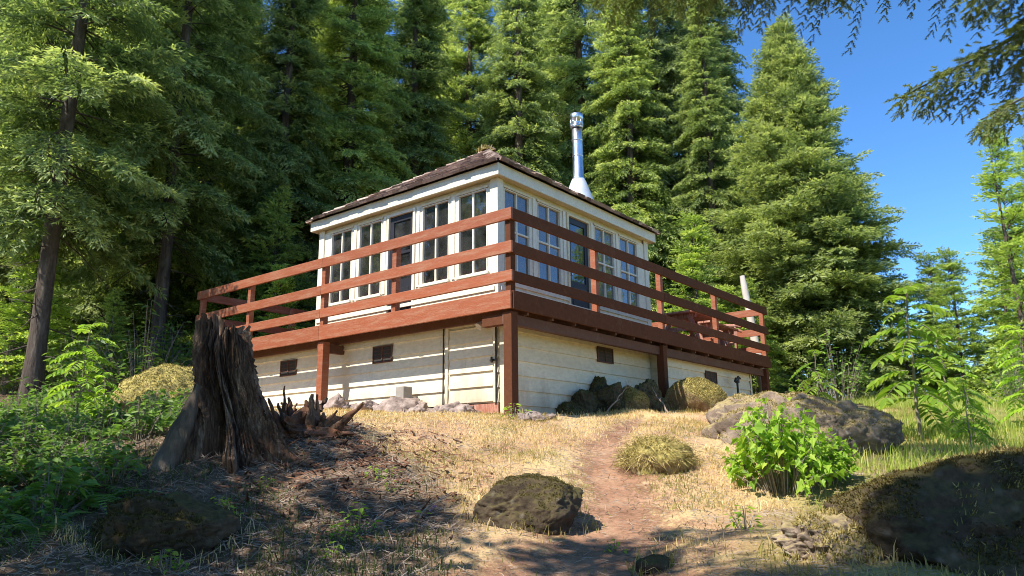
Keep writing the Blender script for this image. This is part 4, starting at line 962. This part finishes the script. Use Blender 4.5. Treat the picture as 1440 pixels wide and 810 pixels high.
# ------------------------------------------------------------------ plants
def leafpoly(kind):
    if kind == 'oval': return np.array([(0,0),(.25,.20),(.55,.24),(.85,.13),(1,0),(.85,-.13),(.55,-.24),(.25,-.20)])
    if kind == 'lance': return np.array([(0,0),(.3,.17),(.65,.18),(1,0),(.65,-.18),(.3,-.17)])
    return np.array([(0,0),(-.08,.28),(.10,.50),(.26,.36),(.50,.56),(.62,.24),(1,0),(.62,-.24),(.50,-.56),(.26,-.36),(.10,-.50),(-.08,-.28)])   # lobed
def add_leaf(mb, poly, p, d, size, rng, tint, curl=.25, roll=.5):
    d = Vector(d).normalized(); up = Vector((rng.gauss(0,roll), rng.gauss(0,roll), 1)).normalized(); s = up.cross(d)
    if s.length < 1e-3: s = Vector((1,0,0)).cross(d)
    s.normalize(); n = d.cross(s)
    V = [tuple(Vector(p) + d*(x*size) + s*(y*size) + n*(size*(abs(y)*.35 - curl*x*x))) for x, y in poly]
    c = len(V); h = c//2
    # two halves folded along the midrib
    mb.add(V, [tuple(range(0, h+1))], 0, tint); mb.add(V, [tuple([0]+list(range(h, c)))], 0, tint)
def pinnate(mb, st, rng, p, d, L, pairs, lw, tint, poly, droop=.5):
    d = Vector(d).normalized(); pts = []
    side = d.cross(Vector((0,0,1))).normalized()
    for i in range(pairs+2):
        s = i/(pairs+1); pts.append(Vector(p) + d*(L*s) + Vector((0,0,-droop*L*s*s)))
    st.tube(pts, [.004*(1-.7*i/len(pts))+.001 for i in range(len(pts))], 3, cap=False)
    for i in range(1, pairs+2):
        dd = (pts[i]-pts[i-1]).normalized(); f = lw*(.75+.5*math.sin(PI*min(1, i/(pairs+1)*.9)))
        for sg in (-1, 1): add_leaf(mb, poly, pts[i], dd*.45 + side*sg + Vector((0,0,-.15+rng.gauss(0,.08))), f*rng.uniform(.85,1.1), rng, min(1, max(0, tint+rng.gauss(0,.13))), .2, .2)
    add_leaf(mb, poly, pts[-1], (pts[-1]-pts[-2]), lw, rng, tint, .2, .2)
def sapling(seed, h, mat, nleaf, L, lean=(0,0), name='mountain_ash_sapling', tint=.6):
    r = random.Random(seed); root = empty(name, (0,0,0)); st = MB(); fo_ = MB()
    n = 10; pts = [Vector((lean[0]*(i/n)**1.5 + r.gauss(0,.008), lean[1]*(i/n)**1.5 + r.gauss(0,.008), h*i/n - (.05 if i == 0 else 0))) for i in range(n+1)]
    st.tube(pts, [.016*(h/1.4)*(1-.75*i/n)+.002 for i in range(n+1)], 8)
    for k in range(nleaf):
        s = .22 + .78*(k/(nleaf-1)); i = min(n-1, int(s*n)); p = pts[i].lerp(pts[i+1], s*n-i) if i < n else pts[-1]
        az = k*2.4 + r.uniform(-.4,.4); e = r.uniform(-.05,.45) + .5*(s > .92); ll = L*(1.1-.45*s)*r.uniform(.8,1.15)
        b0 = p; d = Vector((math.cos(az)*math.cos(e), math.sin(az)*math.cos(e), math.sin(e)))
        pinnate(fo_, st, r, b0, d, ll, 7, ll*.30, tint+r.gauss(0,.15), leafpoly('lance'), .55)
    st.build('stem', M['stem'], root, True); fo_.build('foliage', mat, root); return root
def leafy(seed, spread, h, nst, nlf, size, mat, kind='oval', name='leafy_shrub', dome=True):
    r = random.Random(seed); root = empty(name, (0,0,0)); st = MB(); fo_ = MB(); poly = leafpoly(kind)
    for k in range(nst):
        a = r.uniform(0, 2*PI); q = math.sqrt(r.random()); R_ = spread*q*r.uniform(.8,1.2); hh = h*(math.sqrt(max(.08, 1-q*q)) if dome else 1)*r.uniform(.55,1.25)
        tip = Vector((math.cos(a)*R_, math.sin(a)*R_, hh)); b0 = Vector((math.cos(a)*R_*.35, math.sin(a)*R_*.35, -.02)); mid = (b0+tip)/2 + Vector((0,0,hh*.15))
        st.tube([b0, mid, tip], [.005,.004,.002], 4, cap=False)
        for j in range(nlf):
            t = .35 + .65*(j+1)/nlf; p = b0.lerp(mid, t*2) if t < .5 else mid.lerp(tip, t*2-1); az = a + r.uniform(-2.2,2.2); e = r.uniform(-.5,.35)
            d = Vector((math.cos(az)*math.cos(e), math.sin(az)*math.cos(e), math.sin(e))); pp = p + d*size*.45
            st.tube([p, pp], [.0018,.0012], 3, cap=False)
            add_leaf(fo_, poly, pp, d, size*r.uniform(.6,1.2), r, min(1, max(0, .25+.5*t+r.gauss(0,.16))), .25, .4)
    st.build('stem', M['stem'], root, True); fo_.build('foliage', mat, root); return root
def fern(seed, nf, L, mat):
    r = random.Random(seed); root = empty('fern', (0,0,0)); m = MB(); st = MB()
    for k in range(nf):
        az = 2*PI*k/nf + r.uniform(-.3,.3); e = r.uniform(.5,1.1); l = L*r.uniform(.75,1.15); d = Vector((math.cos(az), math.sin(az), 0)); side = Vector((-d.y, d.x, 0)); pts = []
        for i in range(19):
            s = i/18; pts.append(d*(l*(s*math.cos(e) + .25*s*s)) + Vector((0,0,l*(s*math.sin(e) - .62*s*s))))
        st.tube(pts[::3], [.005,.004,.004,.003,.002,.002,.001], 3, cap=False)
        for i in range(2, 19):
            s = i/18; w = l*.20*math.sin(PI*min(1, .12+s*.9))**.8*(1.1-.5*s)+.006
            for sg in (-1, 1):
                p = pts[i]; dd = (side*sg + d*.35 + Vector((0,0,-.18+r.gauss(0,.08)))).normalized(); u = (pts[i]-pts[i-1]).normalized()*(l*.022); t = min(1, max(0, .3+.4*s+r.gauss(0,.15)))
                m.add([tuple(p-u*.7), tuple(p+dd*w*.5-u*.9), tuple(p+dd*w), tuple(p+dd*w*.5+u*.9), tuple(p+u*.7)], [(0,1,2,3,4)], 0, t)
    st.build('stem', M['stem'], root, True); m.build('frond', mat, root); return root
def place(root, x, y, rz, s=1.0, label=None, cat='plant', group=None, first=False, dz=0, tilt=(0,0)):
    z = ground(x, y)+dz
    if first:
        root.location = (x, y, z); root.rotation_euler = (tilt[0], tilt[1], rz); root.scale = s if hasattr(s, '__len__') else (s,s,s); o = root
    else: o = dup(root, (x, y, z), rz, s, tilt=tilt)
    o['label'] = label; o['category'] = cat
    if group: o['group'] = group
    elif 'group' in o: del o['group']
    return o
sap = sapling(1, 1.42, M['leaf_bright'], 22, .46, (.05,0), tint=.75)
place(sap, 5.05, 9.5, .3, 1.32, 'tall mountain ash sapling right of the broad boulder', 'sapling', first=True)
sap2 = sapling(2, 1.0, M['leaf_bright'], 13, .36, (.08,.03))
place(sap2, 6.1, 10.6, 1.2, 1.25, 'mountain ash sapling behind the tall one near the right edge', 'sapling', first=True)
place(sap2, 5.5, 9.1, 2.5, .8, 'low mountain ash sapling at the foot of the tall one', 'sapling')
place(sap2, 4.2, 10.4, 4.0, 1.05, 'mountain ash sapling standing behind the broad boulder', 'sapling')
place(sap2, 5.0, 8.4, .4, .75, 'low mountain ash sapling beyond the huge dark boulder', 'sapling')
place(sap, 7.0, 10.2, 2.2, .95, 'mountain ash sapling furthest right by the tall grass', 'sapling')
place(sap, -4.95, 8.6, 1.0, .82, 'mountain ash sapling lit up in the left undergrowth', 'sapling')
place(sap2, -4.55, 8.4, 2.0, .6, 'small mountain ash sapling right of the lit left one', 'sapling')
tb = leafy(3, .52, .52, 90, 7, .085, M['leaf_bright'], 'lobed', 'thimbleberry_shrub')
place(tb, 2.24, 6.5, 0, (.84,.85,1.36), 'bright green thimbleberry shrub in front of the broad boulder', 'shrub', first=True)
place(tb, 2.72, 6.75, 2.0, (.62,.6,.78), 'lower thimbleberry shrub at the right of the bright one', 'shrub')
place(tb, 2.95, 7.9, 4.0, .55, 'small thimbleberry shrub growing up against the broad boulder', 'shrub')
vf = leafy(8, .10, .16, 7, 4, .05, M['leaf_bright'], 'oval', 'weed')
place(vf, .02, 9.28, 0, 1.3, 'little yellow green weed at the foot of the corner post', 'weed', first=True)
place(vf, 1.5, 5.1, 1, 1.1, 'little green weed on the slope left of the low grey rock', 'weed')
place(vf, -1.1, 5.5, 2, 1.2, 'green weed in the shaded litter below the stump', 'weed')
place(vf, .62, 4.95, 2, .6, 'tiny weed at the edge of the path', 'weed')
for k in range(14):
    x_ = -2.0 + 1.9*((k*7) % 14)/14 + random.uniform(-.1,.1); y_ = random.uniform(4.5,6.3)
    place(vf, x_, y_, k, random.uniform(.5,1.0), 'small green weed scattered in the shaded litter', 'weed', 'small weeds in the shaded litter')
vio = empty('wild_violet', (-.63, 5.62, ground(-.63, 5.62)), 0, label='tiny violet flower with one round green leaf on the slope', cat='flower')
r_ = random.Random(2); m = MB(); add_leaf(m, leafpoly('oval'), (-.02,0,.02), (-.6,-.4,.35), .07, r_, .7); add_leaf(m, leafpoly('oval'), (0,0,.02), (.6,-.5,.2), .05, r_, .6); m.build('leaf', M['leaf_bright'], vio)
m = MB()
for k in range(5): add_leaf(m, leafpoly('oval'), (.05,0,.07), (math.cos(k*1.256), math.sin(k*1.256), .2), .022, r_, .5)
m.tube([(0,0,0),(.03,0,.05),(.05,0,.07)], .0015, 3); m.build('blossom', M['petal'], vio)
fr = [fern(i, 9+i, .62, M['fern']) for i in range(3)]
ug = [leafy(20+i, .30, .34, 26, 6, .075, M['leaf_mid'], k, 'undergrowth_plant') for i, k in enumerate(('oval','lobed','oval'))]
pr = random.Random(17); nf = 0; nu = 0
GF = 'ferns in the shaded undergrowth left of the stump'; GU = 'leafy plants in the shaded undergrowth left of the stump'
spots = []
for k in range(900):
    x = pr.uniform(-7.2,-2.2); y = pr.uniform(4.3,12)
    if x > np.interp(y, [4,5,6,7,8,10,12], [-2.9,-2.9,-3.0,-2.95,-3.1,-4.3,-5.5]) or x < -y*.78 - .3: continue
    if (x+4.25)**2+(y-9.6)**2 < .55 or (x+2.28)**2 + (y-5)**2 < .45: continue
    if any((x-a)**2+(y-b)**2 < .055 for a, b in spots): continue
    spots.append((x, y))
for i, (x, y) in enumerate(spots[:150]):
    sc = pr.uniform(.6,1.1)*(.75 if y < 5.2 else 1)
    if i % 3 == 0:
        place(fr[nf % 3], x, y, pr.uniform(0,6), sc*.9, 'green fern in the shaded undergrowth left of the stump', 'fern', GF, nf < 3); nf += 1
    else:
        place(ug[nu % 3], x, y, pr.uniform(0,6), sc, 'leafy green plant in the shaded undergrowth left of the stump', 'plant', GU, nu < 3); nu += 1
for k, (x, y) in enumerate([(-3.2,8.5),(-3.4,8.8),(-2.95,7.7)]): place(fr[1], x, y, k*2, .7, ['fern close behind the tall stump','fern against the yellow mossy boulder','fern rising beside the left of the stump'][k], 'fern')
bush = leafy(40, .75, 1.1, 60, 7, .10, M['leaf_mid'], 'oval', 'forest_shrub')
GS = 'shrubs along the edge of the forest'; fi = True
for k in range(44):
    if k < 26: y = pr.uniform(13.5,19.5); x = -y*.78 + pr.uniform(0, 1)*y*.50; 
    else: y = pr.uniform(16.5,24); x = y*pr.uniform(.33,.74)
    if (TH and -6.2 < x < 6 and y < 16): continue
    place(bush, x, y, pr.uniform(0,6), pr.uniform(.7,1.5), 'leafy shrub at the edge of the forest', 'shrub', GS, fi); fi = False
for k, (x, y, s) in enumerate([(-5.9,16.0,1.3),(5.2,19.6,1.2),(9.4,14.0,.9),(10.6,15.0,1.3)]):
    place(bush, x, y, k, s, ['shrub behind the left end of the deck','shrub behind the right end of the deck','shrub in the tall grass at the right edge','larger shrub behind the tall grass at the right edge'][k], 'shrub')

# ------------------------------------------------------------------ grass, litter
def blades(n, xf, hr, wr, seed, lean=.6, seg=2):
    rs = np.random.RandomState(seed); x, y = xf(rs, n); n = len(x); z = np.concatenate([H(x[i:i+20000], y[i:i+20000]) for i in range(0, n, 20000)])
    h = rs.uniform(*hr, n)*rs.uniform(.6,1.2,n); w = rs.uniform(*wr, n); a = rs.uniform(0, 2*PI, n); b = rs.uniform(0, 2*PI, n); ln = np.abs(rs.normal(0, lean, n))*h
    p = np.c_[x, y, z-.005]; s = np.c_[np.cos(a), np.sin(a), 0*a]*w[:,None]; d = np.c_[np.cos(b), np.sin(b), 0*b]*ln[:,None]; u = np.c_[0*h, 0*h, h]
    mid = p + d*.35 + u*.6; tip = p + d + u*np.clip(1-.35*(ln/h)[:,None], .15, 1)
    V = np.stack([p-s, p+s, mid+s*.7, mid-s*.7, tip], 1).reshape(-1,3); i = np.arange(n)*5
    return V, np.c_[i, i+1, i+2, i+3], np.c_[i+3, i+2, i+4], x, y, rs
def scatter(x0, x1, y0, y1, prob):
    def f(rs, n):
        x = rs.uniform(x0, x1, n); y = rs.uniform(y0, y1, n); k = rs.rand(n) < prob(x, y); return x[k], y[k]
    return f
RC, RS = math.cos(TH), math.sin(TH)
def incabin(x, y, m=0):
    dx = x-CORNER.x; dy = y-CORNER.y; u = dx*RC+dy*RS; v = -dx*RS+dy*RC; return (u > .45-m) & (v > .42-m) & (u < 8.7) & (v < 7.4)
def lawnp(x, y):
    pat = fbm(np.c_[x*1.3, y*1.3, 0*x], 3, 61); return (1-littermask(x, y)*.96)*(1-pathmask(x, y)*.96)*(1-.25*rightgreen(x, y))*np.clip(.55+pat*1.0, .06, 1)*(~incabin(x, y))*(x > -y*.5-1)*(x < y*.55+.8)
V, Fq, Ft, x, y, rs = blades(260000, scatter(-4, 7, 3.6, 15.5, lawnp), (.025,.075), (.0022,.0042), 1, .9)
def ringf(rs, n):
    X = []; Y = []
    for (cx, cy, a, b, rz) in RINGS:
        if cy > 10.2 and cx < .3: continue
        k = int(260*(a+b)); t = rs.uniform(0, 2*PI, k); q = rs.normal(.98, .10, k); u = a*q*np.cos(t); v = b*q*np.sin(t); X.append(cx+u*math.cos(rz)-v*math.sin(rz)); Y.append(cy+u*math.sin(rz)+v*math.cos(rz))
    return np.concatenate(X), np.concatenate(Y)
V2, Fq2, Ft2, x2, y2, rs2 = blades(1, ringf, (.05,.13), (.0025,.0045), 11, .7)
Fq = np.concatenate([Fq, Fq2+len(V)]); Ft = np.concatenate([Ft, Ft2+len(V)]); V = np.concatenate([V, V2]); x = np.concatenate([x, x2]); y = np.concatenate([y, y2])
gp = fbm(np.c_[x*.9, y*.9, 0*x], 3, 71); tnt = np.clip(.60 + np.random.RandomState(4).normal(0,.2,len(x)) + .35*fbm(np.c_[x*2.1, y*2.1, 0*x], 3, 75) - .55*sstep(.05,.55,gp + .25*rightgreen(x, y)), 0, 1)
m = MB(); m.add(V, Fq, 0, tnt); m.add(np.zeros((0,3)), np.zeros((0,3), int)) if False else None
m.f.append((Ft, 0, tnt)); gobj = m.build('dry_grass', M['straw']); tag(gobj, 'short straw coloured dry grass covering the sunny clearing', 'grass', kind='stuff')
def shadep(x, y): 
    pat = fbm(np.c_[x*1.6, y*1.6, 0*x], 3, 81); return (littermask(x, y))*sstep(-.05,.45,pat)*(1-pathmask(x, y))*(y < 9)*(x > -y*.8-.3)
V, Fq, Ft, x, y, rs = blades(42000, scatter(-4.5, 1.2, 3.4, 9, shadep), (.03,.10), (.002,.0045), 2, .9)
tnt = np.clip(rs.normal(.28,.25,len(x)), 0, 1); m = MB(); m.add(V, Fq, 0, tnt); m.f.append((Ft, 0, tnt)); o = m.build('shade_grass', M['shadegrass']); tag(o, 'sparse green grass tufts in the shaded litter', 'grass', kind='stuff')
def tallp(x, y): 
    pat = fbm(np.c_[x*1.1, y*1.1, 0*x], 3, 91); return rightgreen(x-.15, y)*np.clip(.55+pat, 0, 1)*(x < y*.85+1)
V, Fq, Ft, x, y, rs = blades(130000, scatter(2.2, 14, 5.5, 18, tallp), (.06,.24), (.0028,.0055), 3, .5)
tnt = np.clip(rs.normal(.5,.22,len(x)), 0, 1); m = MB(); m.add(V, Fq, 0, tnt); m.f.append((Ft, 0, tnt)); o = m.build('tall_grass', M['tallgrass']); tag(o, 'taller yellow green grass along the right of the clearing', 'grass', kind='stuff')
def sticks(n, xf, lr, wr, seed, mat, name, label, cat, flat=.35):
    rs = np.random.RandomState(seed); x, y = xf(rs, n); n = len(x); z = np.concatenate([H(x[i:i+20000], y[i:i+20000]) for i in range(0, n, 20000)])
    L = rs.uniform(*lr, n)*rs.uniform(.4,1.2,n); w = rs.uniform(*wr, n); a = rs.uniform(0, 2*PI, n); e = np.abs(rs.normal(0, flat, n))
    d = np.c_[np.cos(a)*np.cos(e), np.sin(a)*np.cos(e), np.sin(e)]*L[:,None]; s = np.c_[-np.sin(a), np.cos(a), 0*a]*w[:,None]; t = np.c_[0*w, 0*w, w*1.3]
    p = np.c_[x, y, z+.002] - d*.3*np.array([1,1,0]); q = p+d
    V = np.stack([p-s, p+s, p+t, q-s*.5, q+s*.5, q+t*.6], 1).reshape(-1,3); i = np.arange(n)*6
    F = np.concatenate([np.c_[i, i+3, i+5, i+2], np.c_[i+1, i+2, i+5, i+4]]); tn = np.clip(rs.normal(.5,.3,n), 0, 1)
    m = MB(); m.add(V, F, 0, np.r_[tn, tn]); o = m.build(name, mat); tag(o, label, cat, kind='stuff'); return o
nearlit = lambda x, y: littermask(x, y)*(y < 11)*(x > -y*.8-.3)*(1-.7*pathmask(x, y))
sticks(34000, scatter(-6, 1.2, 3.4, 10, nearlit), (.03,.13), (.0015,.004), 5, M['twig'], 'fallen_twigs', 'brown twigs and needles littering the shaded slope', 'litter')
sticks(6500, scatter(-2.9, .6, 4.2, 8.2, lambda x, y: np.exp(-(((x+1.5)/.8)**2+((y-6.6)/1.0)**2))), (.03,.17), (.004,.013), 6, M['rotwood'], 'rotten_wood_chips', 'red brown chips of rotten wood spilling from the stump', 'litter', .22)
sticks(20000, scatter(-1.8, 4.5, 3.4, 10, lambda x, y: (1-.3*pathmask(x, y))*.9), (.02,.11), (.0012,.0035), 7, M['twig'], 'straw_bits', 'bits of straw and twig lying on the path and slope', 'litter', .2)
GB = 'fallen sticks in the shaded litter'
def branch(x, y, az, L, w, label, group=None, seed=0, lift=.05):
    r = random.Random(seed); n = 8; pts = []
    for i in range(n+1):
        xx = x + math.cos(az)*L*i/n; yy = y + math.sin(az)*L*i/n; pts.append(Vector((xx + r.gauss(0,.012), yy + r.gauss(0,.012), ground(xx, yy) + w + lift*i/n)))
    b0 = pts[0].copy(); m = MB(); m.tube([p-b0 for p in pts], [w*(1-.65*i/n) for i in range(n+1)], 7)
    for k in range(3):
        i = r.randint(2, 6); d = Vector((math.cos(az+r.uniform(-.9,.9)), math.sin(az+r.uniform(-.9,.9)), r.uniform(.1,.6))); m.tube([pts[i]-b0, pts[i]-b0+d*L*.22], [w*.5, w*.2], 5)
    o = m.build('fallen_branch', M['twig'], None, True); o.location = b0; return tag(o, label, 'branch', group)
branch(-.70, 5.55, .9, .36, .010, 'bare brown stick leaning left of the middle boulder', None, 1, .09)
branch(-2.0, 5.35, -.9, .42, .012, 'bent pale stick on the weathered low rock at bottom left', None, 2, .02)
branch(1.35, 11.0, .5, .45, .014, 'pale curved stick on the dark rock heap by the wall', None, 3, .45)
branch(2.35, 11.5, 1.9, .5, .016, 'pale stick leaning on the rocks between the mossy mounds', None, 4, .4)
for k in range(9): branch(pr.uniform(-3.2,-.8), pr.uniform(4.2,5.6), pr.uniform(0,6), pr.uniform(.25,.6), pr.uniform(.005,.010), 'thin grey stick lying in the shaded litter at bottom left', GB, 30+k, .02)

# ------------------------------------------------------------------ light, sky, camera
SUN_EL = math.radians(51.5); sd = Vector((-.788, -.616, 0)).normalized()
w = bpy.data.worlds.new('World'); SC.world = w; w.use_nodes = True; nt = w.node_tree
sky = nt.nodes.new('ShaderNodeTexSky'); sky.sky_type = 'NISHITA'; sky.sun_disc = False
sky.sun_elevation = SUN_EL; sky.sun_rotation = math.atan2(sd.x, sd.y); sky.altitude = 2500; sky.air_density = 1.0; sky.dust_density = .0; sky.ozone_density = 4.5
bg = nt.nodes['Background']; bg.inputs['Strength'].default_value = .14; hs = nt.nodes.new('ShaderNodeHueSaturation'); hs.inputs['Saturation'].default_value = 1.17; nt.links.new(sky.outputs[0], hs.inputs['Color']); nt.links.new(hs.outputs[0], bg.inputs['Color'])
sun = bpy.data.lights.new('sun', 'SUN'); sun.energy = 4.0; sun.angle = math.radians(.5); sun.color = (1.0,.94,.84)
so = bpy.data.objects.new('sun', sun); COL.objects.link(so)
tosun = Vector((sd.x*math.cos(SUN_EL), sd.y*math.cos(SUN_EL), math.sin(SUN_EL))); so.rotation_euler = tosun.to_track_quat('Z', 'Y').to_euler(); so.location = (-20,-15,30)
cam = bpy.data.cameras.new('camera'); co = bpy.data.objects.new('camera', cam); COL.objects.link(co)
cam.sensor_width = 36; cam.lens = 1054.83/1440*36; cam.clip_end = 2000; cam.clip_start = .05
co.matrix_world = Matrix.Translation((0,0,EYE)) @ Matrix.Rotation(PI/2 + .222985, 4, 'X') @ Matrix.Rotation(-.01069, 4, 'Z')
SC.camera = co
SC.view_settings.view_transform = 'Standard'; SC.view_settings.look = 'None'; SC.view_settings.exposure = 1.12; SC.view_settings.gamma = 1
SC.render.engine = 'CYCLES'; c = SC.cycles
c.max_bounces = 8; c.diffuse_bounces = 5; c.glossy_bounces = 3; c.transmission_bounces = 4; c.transparent_max_bounces = 12
c.filter_width = .95; c.use_denoising = True; c.sample_clamp_indirect = 10
